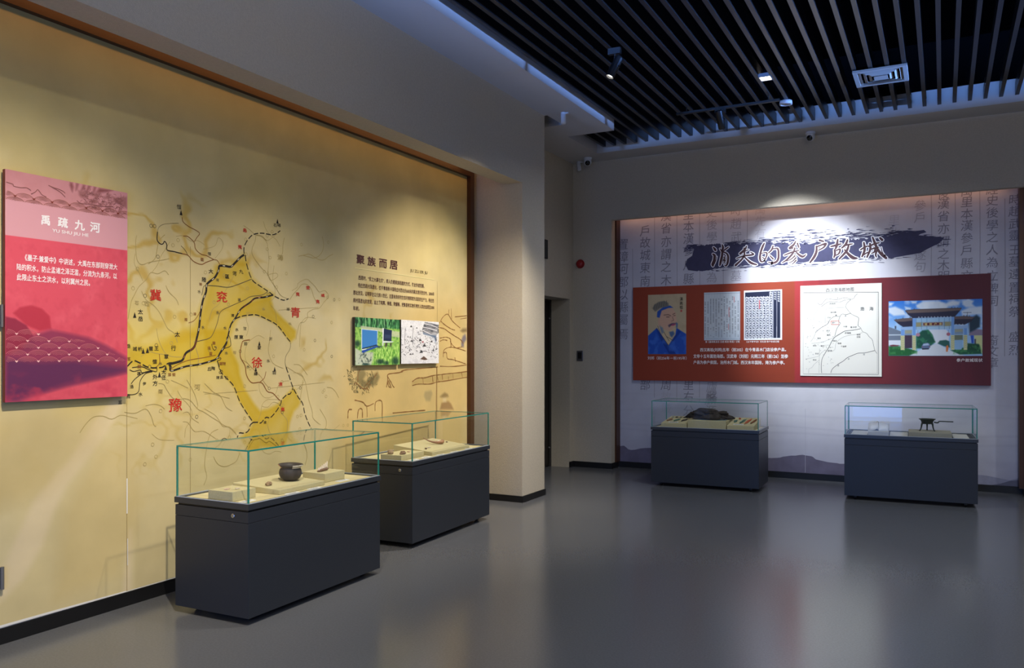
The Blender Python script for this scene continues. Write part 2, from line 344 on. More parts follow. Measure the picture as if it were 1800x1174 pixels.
# ================================================================ measured outlines (metres on each wall plane)
RIVERS=[('k',0.026,1,[(4.171,2.195),(4.14,2.176),(4.09,2.132),(4.05,2.101),(4.001,2.101),(3.952,2.096),(3.943,2.065),(3.914,2.018),(3.867,1.984),(3.843,1.96),(3.839,1.916),(3.812,1.855),(3.793,1.766),(3.781,1.678),(3.766,1.619),(3.739,1.546),(3.677,1.51),(3.651,1.467),(3.616,1.453),(3.549,1.44)]),('t',0.01,0,[(3.766,1.619),(3.739,1.546),(3.677,1.51),(3.651,1.467)]),('k',0.02,1,[(4.45,1.933),(4.361,1.911),(4.275,1.898),(4.223,1.864),(4.161,1.829),(4.13,1.804),(4.09,1.749),(4.05,1.701),(4.026,1.625),(4.01,1.579),(3.962,1.518),(3.928,1.473),(3.858,1.451),(3.766,1.433),(3.677,1.424),(3.565,1.397),(3.554,1.425),(3.544,1.44)]),('t',0.01,0,[(4.34,1.915),(4.275,1.898),(4.223,1.864),(4.161,1.829),(4.13,1.804)]),('g',0.008,0,[(4.394,1.954),(4.34,1.926),(4.233,1.908),(4.171,1.879),(4.05,1.831),(3.962,1.789),(3.933,1.713),(3.895,1.637),(3.858,1.606),(3.748,1.583)]),('g',0.009,0,[(4.244,2.033),(4.13,1.99),(4.03,1.959),(3.933,1.96),(3.843,1.957)]),('b',0.009,0,[(3.956,2.103),(3.931,2.132),(3.903,2.135),(3.843,2.154),(3.795,2.16),(3.752,2.189),(3.74,2.23),(3.692,2.261),(3.655,2.26)]),('k',0.012,0,[(3.46,2.261),(3.458,2.21),(3.483,2.188),(3.501,2.192),(3.513,2.208),(3.529,2.189),(3.531,2.157),(3.583,2.152),(3.646,2.146)]),('b',0.011,0,[(3.646,2.146),(3.692,2.14),(3.738,2.105),(3.799,2.092),(3.843,2.111),(3.906,2.135)]),('b',0.009,0,[(3.646,2.378),(3.655,2.35),(3.701,2.326),(3.762,2.308),(3.785,2.292),(3.762,2.263),(3.743,2.234)]),('g',0.007,0,[(3.637,2.195),(3.669,2.172),(3.69,2.141)]),('g',0.004,0,[(3.46,2.261),(3.471,2.291),(3.505,2.314),(3.566,2.328),(3.619,2.337)]),('b',0.008,0,[(3.696,1.704),(3.738,1.719),(3.771,1.754),(3.79,1.785)]),('g',0.007,0,[(3.843,1.957),(3.818,1.948),(3.809,1.909),(3.801,1.889)]),('k',0.012,1,[(4.171,2.203),(4.171,2.249),(4.202,2.3),(4.254,2.346),(4.34,2.368),(4.45,2.371),(4.522,2.41)]),('k',0.012,1,[(4.181,2.196),(4.196,2.127),(4.244,2.03),(4.307,1.995),(4.405,1.954),(4.472,1.923),(4.552,1.902),(4.61,1.915)]),('k',0.012,1,[(4.092,1.747),(4.145,1.765),(4.209,1.776),(4.286,1.781),(4.376,1.758),(4.481,1.72),(4.54,1.675),(4.588,1.628),(4.631,1.593)]),('g',0.006,0,[(4.631,1.591),(4.622,1.539),(4.583,1.492),(4.572,1.444),(4.583,1.405)]),('k',0.012,1,[(4.583,1.405),(4.622,1.325),(4.656,1.252),(4.713,1.177),(4.76,1.127),(4.783,1.052),(4.819,0.984),(4.855,0.928)]),('k',0.011,1,[(3.933,1.457),(3.961,1.392),(3.97,1.374),(4.026,1.329),(4.073,1.287),(4.102,1.235),(4.131,1.175),(4.19,1.097),(4.257,1.021)]),('k',0.013,1,[(4.257,1.021),(4.229,1.005),(4.219,0.976),(4.199,0.958),(4.165,0.952),(4.131,0.957),(4.116,0.94),(4.107,0.926)]),('k',0.013,1,[(4.257,1.021),(4.3,1.018),(4.331,1.012),(4.378,1.047),(4.425,1.044),(4.49,1.094),(4.528,1.139),(4.533,1.158),(4.55,1.177),(4.594,1.203),(4.628,1.209),(4.656,1.25)]),('b',0.012,0,[(4.224,1.603),(4.165,1.595),(4.15,1.574),(4.136,1.522),(4.14,1.477),(4.18,1.421),(4.19,1.365),(4.214,1.324),(4.249,1.3),(4.316,1.302),(4.352,1.286),(4.393,1.234),(4.447,1.219),(4.495,1.18),(4.522,1.161)]),('b',0.009,0,[(4.316,1.302),(4.362,1.331),(4.378,1.377)]),('b',0.004,0,[(4.15,1.463),(4.199,1.44),(4.27,1.386),(4.331,1.34),(4.362,1.301),(4.404,1.261)]),('k',0.012,0,[(4.219,0.923),(4.239,0.899),(4.29,0.898),(4.321,0.9),(4.378,0.865),(4.415,0.871),(4.484,0.829)]),('g',0.009,0,[(4.259,0.893),(4.234,0.869),(4.209,0.834)]),('g',0.009,0,[(3.97,0.925),(3.993,0.932),(4.016,0.923)]),('k',0.013,1,[(3.249,1.43),(3.289,1.462),(3.329,1.451),(3.397,1.421),(3.49,1.42),(3.521,1.436),(3.549,1.447),(3.594,1.449),(3.643,1.462)]),('k',0.009,0,[(3.281,1.421),(3.322,1.425),(3.359,1.423),(3.397,1.408),(3.451,1.394),(3.455,1.42)]),('k',0.009,0,[(3.263,1.409),(3.292,1.398),(3.337,1.406),(3.35,1.389),(3.397,1.398),(3.424,1.396)]),('k',0.009,0,[(3.274,1.324),(3.3,1.352),(3.344,1.38),(3.382,1.392),(3.424,1.394)]),('k',0.009,0,[(3.249,1.261),(3.292,1.259),(3.326,1.277),(3.337,1.338),(3.374,1.382),(3.424,1.394)]),('k',0.009,0,[(3.549,1.446),(3.565,1.419),(3.553,1.402),(3.565,1.399),(3.61,1.411),(3.651,1.421)]),('b',0.008,0,[(3.561,1.409),(3.61,1.435),(3.693,1.462),(3.822,1.48),(3.921,1.496)]),('k',0.009,0,[(3.934,1.46),(3.948,1.413),(3.962,1.388)]),('k',0.008,0,[(3.925,1.471),(3.957,1.503),(3.994,1.543),(4.018,1.579),(4.013,1.608),(4.032,1.631),(4.046,1.602),(4.051,1.565),(4.032,1.551),(3.985,1.536),(3.944,1.492)]),('k',0.007,0,[(3.921,1.467),(3.957,1.478),(3.962,1.467),(3.934,1.457)]),('k',0.007,0,[(3.885,1.571),(3.894,1.542),(3.912,1.528),(3.925,1.546),(3.907,1.553)]),('k',0.007,0,[(3.962,1.388),(3.948,1.381),(3.957,1.372),(3.976,1.377),(3.974,1.392),(3.957,1.393)]),('b',0.008,0,[(3.474,1.503),(3.477,1.454),(3.458,1.427),(3.425,1.413)]),('f',0.006,0,[(4.281,2.344),(4.275,2.306),(4.248,2.254),(4.248,2.205),(4.297,2.152),(4.342,2.115),(4.388,2.086),(4.434,2.031),(4.481,1.983),(4.528,1.935),(4.601,1.914)]),('f',0.006,0,[(4.399,2.103),(4.422,2.038),(4.493,2.069),(4.481,2.094),(4.411,2.079)]),('f',0.006,0,[(4.644,1.977),(4.7,2.008),(4.712,2.039),(4.802,2.077),(4.854,2.055),(4.907,2.023),(4.947,1.989),(5.015,2.003),(5.056,1.96),(5.001,1.911),(4.947,1.862),(4.88,1.85),(4.815,1.82),(4.815,1.784),(4.776,1.747),(4.731,1.737),(4.7,1.665),(4.687,1.613)]),('f',0.005,0,[(4.286,2.349),(4.342,2.348),(4.388,2.32),(4.446,2.353),(4.493,2.384)]),('f',0.007,0,[(3.681,1.338),(3.71,1.299),(3.744,1.243),(3.77,1.172),(3.761,1.145)]),('f',0.007,0,[(3.561,1.338),(3.618,1.316),(3.693,1.283)]),('f',0.008,0,[(3.651,1.219),(3.71,1.203),(3.77,1.144),(3.822,1.12),(3.903,1.072),(3.948,1.047),(3.985,1.012),(4.041,1.004),(4.098,0.956)]),('f',0.006,0,[(3.651,1.124),(3.693,1.128),(3.727,1.084),(3.779,1.053)]),('f',0.006,0,[(3.651,1.069),(3.693,1.059),(3.744,1.0),(3.822,0.993),(3.921,0.935)]),('f',0.006,0,[(3.814,1.254),(3.903,1.236),(3.962,1.219),(4.041,1.201)]),('f',0.006,0,[(3.374,1.187),(3.435,1.193),(3.482,1.181),(3.513,1.159)]),('f',0.008,0,[(3.466,1.321),(3.506,1.313),(3.529,1.279),(3.578,1.223),(3.643,1.213)]),('f',0.007,0,[(3.227,1.157),(3.3,1.146),(3.374,1.167),(3.412,1.126),(3.435,1.065),(3.451,1.057)]),('f',0.006,0,[(3.313,2.22),(3.305,2.177),(3.313,2.079),(3.346,2.047),(3.403,2.067),(3.479,2.086),(3.548,2.104)]),('f',0.006,0,[(3.253,1.712),(3.273,1.81),(3.297,1.86),(3.329,1.912),(3.378,1.958),(3.412,2.004),(3.462,2.001),(3.513,2.024),(3.544,2.001)]),('f',0.006,0,[(3.522,1.933),(3.548,1.891),(3.601,1.851),(3.619,1.815)]),('f',0.006,0,[(3.862,1.719),(3.891,1.798),(3.946,1.84),(4.001,1.93),(4.032,1.971),(4.084,2.055)]),('f',0.005,0,[(3.911,2.141),(3.971,2.21),(3.981,2.259),(3.941,2.285),(3.911,2.227),(3.814,2.193)]),('f',0.006,0,[(3.826,1.31),(3.897,1.251),(3.961,1.219),(4.007,1.145),(4.064,1.112)]),('f',0.006,0,[(3.826,1.141),(3.915,1.093),(3.97,1.032),(4.045,0.997),(4.102,0.948)]),('f',0.006,0,[(4.425,1.677),(4.415,1.6),(4.404,1.523),(4.447,1.438),(4.555,1.397)]),('f',0.005,0,[(4.656,1.364),(4.736,1.354),(4.777,1.304),(4.736,1.257),(4.69,1.235)]),('f',0.005,0,[(4.577,1.413),(4.667,1.372),(4.771,1.321),(4.807,1.23),(4.831,1.147),(4.867,1.063),(4.879,1.005),(4.964,0.949)]),('f',0.005,0,[(4.505,1.825),(4.937,1.868)]),('f',0.004,0,[(3.826,1.239),(4.3,1.246)]),('f',0.004,0,[(4.425,1.256),(5.014,1.281)])]
REGIONS=[[(4.171,2.19),(4.196,2.127),(4.244,2.03),(4.34,1.974),(4.45,1.933),(4.34,1.902),(4.254,1.889),(4.13,1.804),(4.01,1.579),(3.933,1.473),(3.677,1.424),(3.557,1.404),(3.393,1.407),(3.254,1.449),(3.254,1.529),(3.425,1.544),(3.591,1.616),(3.748,1.677),(3.83,1.871),(3.858,1.976),(3.933,2.087),(4.05,2.101)],[(4.434,1.929),(4.376,1.909),(4.231,1.867),(4.113,1.804),(4.082,1.739),(4.209,1.776),(4.286,1.781),(4.376,1.758),(4.481,1.72),(4.552,1.662),(4.631,1.593),(4.681,1.626),(4.687,1.678),(4.576,1.749),(4.457,1.829),(4.434,1.895)],[(4.007,1.666),(4.026,1.609),(4.064,1.522),(4.121,1.426),(4.131,1.359),(4.18,1.254),(4.27,1.145),(4.321,1.097),(4.404,1.107),(4.49,1.133),(4.533,1.154),(4.5,1.101),(4.425,1.044),(4.331,1.012),(4.257,1.021),(4.131,1.175),(4.083,1.272),(4.026,1.329),(3.97,1.374),(3.933,1.457),(3.826,1.443),(3.826,1.661)],[(4.679,1.235),(4.736,1.136),(4.713,1.105),(4.667,1.075),(4.622,0.991),(4.6,0.889),(4.577,0.828),(4.404,0.822),(4.219,0.826),(4.131,0.924),(4.219,0.961),(4.257,1.021),(4.331,1.012),(4.425,1.044),(4.528,1.139),(4.55,1.177),(4.656,1.248)]]
MAPLABELS=[('冀','r',3.446,1.868,0.069,0.081),('兖','r',3.972,1.89,0.072,0.092),('青','r',4.681,1.817,0.074,0.105),('徐','r',4.292,1.444,0.073,0.098),('豫','r',3.594,1.18,0.082,0.099),('島','r',4.177,2.367,0.028,0.037),('夷','r',4.132,2.245,0.028,0.036),('衛','b',3.806,2.125,0.024,0.029),('萊','r',4.818,2.011,0.029,0.042),('夷','r',4.705,1.955,0.029,0.041),('夷','r',4.929,1.912,0.03,0.043),('嵎','r',4.989,1.964,0.026,0.04),('漁','r',4.524,1.282,0.03,0.041),('夷','r',4.547,1.095,0.03,0.041),('大','k',3.878,2.054,0.031,0.039),('陸','k',3.821,1.994,0.03,0.036),('九','k',4.144,2.076,0.028,0.037),('河','k',4.084,2.058,0.028,0.036),('區','k',4.018,2.031,0.029,0.037),('太','k',3.338,1.76,0.03,0.034),('岳','k',3.338,1.717,0.029,0.034),('太','k',3.608,1.629,0.032,0.038),('行','k',3.579,1.541,0.031,0.038),('王','k',3.453,1.539,0.027,0.031),('屋','k',3.412,1.537,0.026,0.031),('析','k',3.335,1.534,0.026,0.03),('城','k',3.3,1.534,0.025,0.029),('覃','k',3.525,1.487,0.028,0.033),('懷','k',3.44,1.456,0.028,0.032),('大','k',3.505,1.391,0.028,0.033),('伾','k',3.505,1.356,0.028,0.033),('外','k',3.443,1.362,0.03,0.036),('方','k',3.443,1.322,0.03,0.036),('水','k',3.338,1.259,0.023,0.027),('東','k',4.144,1.621,0.028,0.037),('原','k',4.098,1.62,0.028,0.036),('陶','k',3.897,1.408,0.025,0.032),('丘','k',3.865,1.405,0.025,0.032),('恒','g',3.622,2.442,0.029,0.035),('石','g',4.47,2.444,0.025,0.034),('碣','g',4.508,2.449,0.024,0.035),('孟','k',3.97,1.348,0.021,0.027),('諸','k',3.937,1.346,0.021,0.026),('滎','b',3.582,1.373,0.021,0.025),('澤','b',3.549,1.373,0.021,0.025),('洛','k',3.278,1.308,0.023,0.026),('熊','k',3.254,1.249,0.024,0.027),('水','g',3.935,1.782,0.023,0.028),('水','g',3.999,1.68,0.022,0.029),('水','g',3.812,1.679,0.022,0.027),('水','g',4.104,1.672,0.023,0.03),('汶','g',4.177,1.682,0.024,0.031),('水','g',4.206,1.414,0.024,0.032),('水','g',4.01,1.511,0.023,0.029),('水','g',3.781,1.912,0.022,0.027),('洚','b',3.793,1.961,0.02,0.025),('河','g',3.933,2.0,0.021,0.027),('漯','g',4.126,1.878,0.022,0.028),('濟','k',4.066,1.768,0.021,0.028),('水','f',4.355,1.828,0.022,0.03),('水','f',4.622,1.731,0.023,0.032),('濰','g',4.603,1.838,0.023,0.033),('蒙','k',4.314,1.548,0.025,0.034),('嶧','k',4.28,1.364,0.026,0.034),('羽','k',4.459,1.368,0.027,0.038),('水','g',4.401,1.455,0.024,0.033),('泗','g',4.183,1.576,0.023,0.031),('沂','g',4.425,1.613,0.024,0.033),('菏','b',3.991,1.438,0.022,0.03),('澤','b',3.962,1.438,0.022,0.028),('雷','b',3.877,1.506,0.022,0.028),('沮','b',3.862,1.544,0.021,0.026),('灉','b',3.903,1.577,0.021,0.026),('澗','b',3.33,1.427,0.023,0.027),('瀍','k',3.327,1.386,0.021,0.025),('伊','k',3.366,1.322,0.021,0.023),('恒','g',3.865,2.169,0.023,0.028),('海','f',4.522,2.213,0.042,0.059),('河','f',3.766,1.287,0.038,0.047),('南','f',3.482,1.271,0.028,0.033),('西','f',3.384,1.811,0.03,0.035),('石','f',3.312,1.813,0.025,0.028),('水','g',3.482,1.444,0.021,0.024),('濁','b',3.674,1.725,0.02,0.025),('漳','b',3.745,1.764,0.02,0.025),('淮','k',4.368,1.013,0.022,0.03),('菏','f',4.084,1.514,0.021,0.028),('耳','k',3.199,1.216,0.023,0.025),('岳','k',3.256,1.551,0.023,0.026),('底','b',3.257,1.474,0.022,0.025)]
PEAKS=[(3.637,2.407),(4.493,2.476),(3.298,1.738),(4.314,1.579),(4.28,1.396),(4.465,1.393),(3.357,1.522),(3.387,1.526),(3.52,1.419),(3.474,1.375)]
JUZU=[('聚',5.458,2.296,0.068,0.107),('族',5.609,2.293,0.069,0.112),('而',5.769,2.294,0.071,0.117),('居',5.926,2.296,0.072,0.121)]
JUZUEN=[(6.178,2.283),(6.463,2.256)]
JUZURULE=[(5.384,2.217),(6.58,2.216)]
JUZUPAR=[('西周时，“民之大事在农”，周人仍是聚族而居的方式，农业快速发展。',(5.432,2.156),(6.41,2.128)),('杨庄西周村落遗址，位于青县新兴镇杨庄村西北约600米的黑龙港河西支内，2000年',(5.427,2.09),(6.576,2.065)),('遗址发现，证明早在公元前11世纪，这里有良好的生态环境和较为活跃的生产力。杨庄西',(5.362,2.025),(6.571,2.002)),('周村落遗址的发现，出土了陶鬲、骨锥、陶罐等，把青县有实物可考的人类史追溯至3000',(5.362,1.96),(6.576,1.937)),('年前。',(5.362,1.897),(5.444,1.87))]
SCENERY=[[(6.669,1.802),(6.736,1.867),(6.823,1.897),(6.892,1.841),(6.973,1.802),(7.054,1.767)],[(6.669,1.761),(6.755,1.753),(6.833,1.724),(6.953,1.684),(7.054,1.654),(7.117,1.612)],[(6.698,1.824),(6.755,1.795),(6.873,1.756),(6.953,1.743)],[(6.679,1.658),(6.794,1.67),(6.873,1.651),(6.873,1.619),(6.973,1.567),(7.096,1.579)],[(6.679,1.627),(6.736,1.643),(6.814,1.639)],[(6.736,1.472),(6.755,1.545),(6.873,1.572),(7.034,1.557),(7.158,1.536)],[(6.736,1.514),(6.794,1.519),(6.814,1.461),(6.912,1.45),(7.034,1.428),(7.158,1.405)],[(6.679,1.387),(6.912,1.381),(7.18,1.394)],[(5.837,1.306),(5.853,1.329),(6.012,1.339),(6.077,1.358),(6.315,1.369),(6.641,1.38)],[(6.211,1.249),(6.298,1.281),(6.421,1.282),(6.566,1.299),(6.794,1.31),(7.075,1.32),(7.19,1.329)],[(6.211,1.214),(6.315,1.226),(6.493,1.22),(6.641,1.236),(6.794,1.242),(7.19,1.269)],[(5.837,1.306),(5.884,1.258),(5.916,1.22),(5.939,1.205)],[(5.837,1.297),(5.845,1.231),(5.876,1.207)],[(6.833,1.283),(6.833,1.241)],[(6.548,1.289),(6.557,1.238)],[(6.622,1.308),(6.651,1.246)],[(6.717,1.306),(6.727,1.254)],[(6.385,1.278),(6.394,1.223)],[(6.912,1.313),(6.922,1.259)],[(7.075,1.325),(7.1,1.265)],[(6.873,1.651),(6.883,1.567)],[(6.953,1.471),(6.963,1.429)],[(6.833,1.881),(6.843,1.945)],[(6.892,1.852),(6.883,1.957)],[(7.054,1.858),(7.18,1.874)],[(6.953,1.876),(7.18,1.896)],[(5.373,1.246),(5.391,1.265),(5.435,1.244),(5.489,1.214),(5.544,1.217),(5.572,1.245),(5.6,1.239)],[(5.544,1.217),(5.572,1.193)],[(5.422,1.273),(5.426,1.335),(5.453,1.374)],[(5.507,1.23),(5.563,1.263),(5.637,1.301),(5.685,1.341)],[(5.84,1.29),(5.85,1.326),(6.033,1.34),(6.075,1.358)],[(5.84,1.29),(5.82,1.213)],[(5.85,1.272),(5.89,1.205)],[(5.656,1.016),(5.666,1.091),(5.752,1.092),(5.757,0.956)],[(5.417,0.968),(5.435,1.04),(5.48,1.04),(5.485,0.969)],[(5.544,1.063),(5.549,0.97)],[(5.295,0.977),(5.303,1.043),(5.347,1.046)],[(5.382,1.122),(5.489,1.1),(5.544,1.063),(5.637,1.081)],[(5.91,0.982),(6.16,0.979),(6.425,0.975)],[(6.622,1.38),(6.613,0.857)]]
HILLFILLS=[((0.42,0.38,0.24),[(5.417,1.374),(5.507,1.373),(5.535,1.332),(5.498,1.293),(5.526,1.27),(5.637,1.33),(5.694,1.352),(5.723,1.305),(5.675,1.236),(5.581,1.228),(5.526,1.218),(5.471,1.231),(5.417,1.284)]),((0.45,0.36,0.22),[(6.679,1.09),(6.717,1.109),(6.765,1.128),(6.823,1.11),(6.837,1.085),(6.794,1.08),(6.736,1.077)]),((0.52,0.38,0.24),[(6.707,1.027),(6.755,1.035),(6.833,1.041),(6.883,1.012),(6.932,0.951),(6.679,0.966)]),((0.86,0.78,0.62),[(6.727,1.078),(6.794,1.074),(6.794,1.033),(6.736,1.036)]),((0.48,0.4,0.28),[(6.688,0.914),(6.755,0.915),(6.833,0.899),(6.823,0.886),(6.698,0.895)]),((0.3,0.3,0.48),[(7.106,1.687),(7.158,1.71),(7.175,1.656),(7.127,1.612),(7.127,1.574),(7.075,1.579),(7.079,1.643)]),((0.4,0.32,0.22),[(7.058,1.738),(7.106,1.763),(7.184,1.767),(7.184,1.732),(7.106,1.722)]),((0.62,0.56,0.4),[(6.421,1.152),(6.53,1.158),(6.548,1.127),(6.511,1.057),(6.439,1.061),(6.403,1.113)]),((0.7,0.6,0.36),[(6.211,1.244),(6.298,1.278),(6.566,1.294),(7.19,1.323),(7.19,1.274),(6.794,1.247),(6.493,1.225),(6.211,1.219)])]
SAND_RAY=[[(2.501,0.363),(2.681,0.716),(2.874,0.908),(3.029,1.118),(3.156,1.243),(3.24,1.239),(3.119,1.045),(3.011,0.924),(2.874,0.781),(2.792,0.636),(2.728,0.463),(2.619,0.304),(2.501,0.216)],[(3.213,0.075),(3.263,0.454),(3.278,0.451),(3.282,0.074)]]
PINKBOX=[(2.506,2.455),(3.221,2.455),(3.216,1.25),(2.506,1.257)]
PINKMARKS={'bandtop':[(2.511,2.3),(3.219,2.301)],'bandbot':[(2.508,2.115),(3.217,2.114)]}
YUSHU=[('禹',2.72,2.223,0.048,0.05),('疏',2.817,2.224,0.05,0.053),('九',2.916,2.223,0.051,0.055),('河',3.01,2.224,0.052,0.057)]
YUSHUEN=[(2.757,2.176),(2.969,2.164)]
YUPAR=[('《墨子·兼爱中》中讲述，大禹在东部则穿泄大',(2.607,2.022),(3.151,1.999)),('陆的积水，防止孟诸之泽泛滥，分流为九条河，以',(2.565,1.969),(3.149,1.945)),('此限止东土之洪水，以利冀州之民。',(2.565,1.918),(2.978,1.891))]
PINKART=[(1,[(2.511,2.389),(2.545,2.384),(2.548,2.375),(2.583,2.373),(2.617,2.378),(2.64,2.368)]),(1,[(2.64,2.349),(2.664,2.365),(2.676,2.379),(2.688,2.369),(2.7,2.356),(2.724,2.348)]),(1,[(2.736,2.413),(2.764,2.406),(2.789,2.403),(2.818,2.396),(2.831,2.386)]),(1,[(2.748,2.409),(2.801,2.389),(2.831,2.366)]),(2,[(2.86,2.452),(2.873,2.452),(2.88,2.431),(2.873,2.402),(2.867,2.413),(2.858,2.435)]),(2,[(2.897,2.454),(2.91,2.455),(2.901,2.423),(2.893,2.413),(2.895,2.434)]),(2,[(2.938,2.452),(2.951,2.452),(2.938,2.425),(2.925,2.419)]),(2,[(2.969,2.452),(2.983,2.454),(2.965,2.422),(2.954,2.416)]),(2,[(3.005,2.452),(3.016,2.455),(3.009,2.43),(2.998,2.422)]),(2,[(3.037,2.451),(3.125,2.457),(3.087,2.439),(3.05,2.429),(3.018,2.425)]),(3,[(2.908,2.416),(2.96,2.417),(2.967,2.377),(2.925,2.378),(2.912,2.392)]),(3,[(2.969,2.406),(3.005,2.421),(3.041,2.419),(3.05,2.408),(3.018,2.398)]),(3,[(3.064,2.394),(3.092,2.432),(3.111,2.427),(3.097,2.403)]),(3,[(2.978,2.375),(3.018,2.39),(3.032,2.376),(3.005,2.355),(2.978,2.358)]),(3,[(3.125,2.412),(3.216,2.432),(3.218,2.363),(3.182,2.375),(3.125,2.391)]),(3,[(3.023,2.349),(3.064,2.381),(3.069,2.365),(3.041,2.344)]),(1,[(2.899,2.358),(2.925,2.346),(2.983,2.351),(3.05,2.35),(3.125,2.361)])]
PINKHILL=[(1,[(2.546,1.715),(2.581,1.746),(2.64,1.761),(2.7,1.746),(2.744,1.706),(2.752,1.64),(2.688,1.626),(2.616,1.654)]),(2,[(2.506,1.696),(2.558,1.687),(2.616,1.654),(2.652,1.602),(2.664,1.555),(2.64,1.519),(2.506,1.495)]),(3,[(2.75,1.634),(2.878,1.613),(2.972,1.596),(3.083,1.553),(3.217,1.482),(3.217,1.389),(2.506,1.257),(2.506,1.495),(2.593,1.53),(2.652,1.602)]),(4,[(2.506,1.484),(2.652,1.46),(2.878,1.464),(3.217,1.422),(3.217,1.402),(3.112,1.379),(2.972,1.357),(2.839,1.336),(2.652,1.283),(2.581,1.253),(2.506,1.257)])]
PHOTO1=[(5.352,1.808),(5.979,1.809),(5.97,1.406),(5.348,1.414)]
PHOTO2=[(5.991,1.807),(6.618,1.815),(6.613,1.413),(5.991,1.409)]
COLUMNS=[('置',-3.779,2.971,2),('漳',-3.779,2.803,2),('河',-3.779,2.643,2),('郡',-3.779,2.468,2),('以',-3.779,2.301,2),('縣',-3.779,2.133,2),('屬',-3.779,1.966,2),('焉',-3.779,1.774,2),('戶',-3.472,3.128,2),('故',-3.472,2.975,2),('城',-3.472,2.81,2),('東',-3.472,2.644,2),('南',-3.472,2.467,2),('部',-3.472,1.103,2),('漢',-3.188,3.307,2),('省',-3.188,3.143,2),('亦',-3.188,2.968,2),('謂',-3.188,2.805,2),('之',-3.188,2.642,2),('木',-3.188,2.467,2),('周',-3.188,1.107,2),('里',-2.892,3.299,2),('本',-2.892,3.145,2),('漢',-2.892,2.989,2),('參',-2.892,2.834,2),('戶',-2.892,2.65,2),('縣',-2.892,2.473,2),('里',-2.892,1.113,2),('右',-2.892,0.958,2),('史',-2.593,3.305,1),('後',-2.593,3.146,1),('學',-2.593,2.987,1),('之',-2.593,2.817,1),('人',-2.593,2.646,1),('為',-2.593,2.48,1),('廬',-2.593,1.09,1),('略',-2.593,0.966,1),('時',-2.29,3.303,1),('趙',-2.29,3.135,1),('武',-2.29,2.967,1),('靈',-2.29,2.799,1),('王',-2.29,2.631,1),('墓',-2.29,2.485,1),('禹',-1.995,3.289,0),('先',-1.995,3.146,0),('有',-1.995,2.991,0),('參',-0.231,3.188,1),('戶',-0.231,3.052,1),('句',-0.231,2.494,1),('遂',-0.231,2.626,1),('後',0.003,3.304,2),('漢',0.003,3.188,2),('省',0.003,3.048,2),('亦',0.003,2.907,2),('謂',0.003,2.767,2),('之',0.003,2.626,2),('木',0.003,2.498,2),('明',0.003,2.378,2),('禹',0.231,3.307,2),('里',0.231,3.188,2),('本',0.231,3.055,2),('漢',0.231,2.927,2),('參',0.231,2.788,2),('戶',0.231,2.653,2),('縣',0.231,2.51,2),('文',0.231,2.371,2),('經',0.474,3.304,2),('史',0.474,3.183,2),('後',0.474,3.05,2),('學',0.474,2.913,2),('之',0.474,2.781,2),('人',0.474,2.644,2),('為',0.474,2.507,2),('立',0.474,2.36,2),('碑',0.474,2.223,2),('祠',0.474,2.086,2),('裔',0.474,1.656,2),('文',0.474,1.538,2),('章',0.474,1.411,2),('時',0.684,3.174,2),('趙',0.684,3.048,2),('武',0.684,2.912,2),('靈',0.684,2.787,2),('王',0.684,2.632,2),('墓',0.684,2.506,2),('遠',0.684,2.37,2),('置',0.684,2.225,2),('祠',0.684,2.099,2),('祭',0.684,1.964,2),('盛',0.684,1.693,2),('烈',0.684,1.548,2),('里',-0.498,3.042,0),('北',-0.498,2.898,0),('故',-3.187,0.952,0),('城',-3.187,0.8,0),('分',-2.894,0.779,1),('脈',-2.608,0.937,1),('源',-2.608,0.788,1)]
RULES=[(-3.646,2.903,1.333),(-3.345,3.331,0.936),(-3.045,3.318,0.943),(-2.749,3.317,0.95),(-2.453,3.316,1.567),(-2.154,3.314,2.902),(-0.119,3.316,2.387),(0.117,3.314,2.376),(0.355,3.311,2.149),(0.591,3.192,1.48)]
SEAMS=[-1.467,-0.21]
MOUNT=[(1,[(-3.913,0.276),(-3.764,0.284),(-3.666,0.233),(-3.392,0.278),(-3.001,0.263),(-2.49,0.261),(-2.086,0.241),(-1.861,0.234),(-1.724,0.253),(-1.534,0.287),(-1.4,0.278),(-1.32,0.238),(-1.112,0.214),(-1.009,0.212),(-0.856,0.203),(-0.364,0.207),(-0.364,0.074),(-1.034,0.062),(-1.861,0.073),(-3.913,0.056)]),(2,[(0.331,0.178),(0.42,0.174),(0.552,0.152),(0.639,0.138),(0.727,0.165),(0.727,0.064),(0.331,0.054)]),(3,[(0.464,0.069),(0.552,0.096),(0.639,0.133),(0.727,0.145),(0.727,0.064)])]
BANTOP=[(-2.888,2.897),(-2.786,2.891),(-2.634,2.896),(-2.434,2.889),(-2.238,2.881),(-2.046,2.869),(-1.857,2.86),(-1.58,2.84),(-1.467,2.832),(-1.267,2.841),(-1.07,2.844),(-0.877,2.852),(-0.688,2.855),(-0.548,2.871),(-0.41,2.897),(-0.319,2.901),(-0.193,2.907)]
BANBOT=[(-2.934,2.656),(-2.898,2.583),(-2.704,2.559),(-2.534,2.586),(-2.336,2.611),(-2.046,2.601),(-1.671,2.591),(-1.569,2.609),(-1.207,2.611),(-0.877,2.63),(-0.502,2.609),(-0.364,2.622),(-0.229,2.649),(-0.158,2.69),(-0.087,2.725)]
BANLEFT=[(-2.888,2.897),(-2.821,2.847),(-2.847,2.763),(-2.909,2.726),(-2.934,2.656)]
BANRIGHT=[(-0.193,2.907),(-0.167,2.88),(-0.229,2.864),(-0.247,2.851),(-0.016,2.837),(0.01,2.808),(-0.016,2.77),(-0.06,2.734),(-0.087,2.725)]
BANSTREAK=[(-1.569,2.903),(-1.366,2.927),(-1.168,2.939),(-0.877,2.935),(-0.631,2.928),(-0.456,2.915)]
BANSTREAKL=[(-2.474,2.906),(-2.142,2.91),(-1.857,2.915),(-1.58,2.926),(-1.318,2.927)]
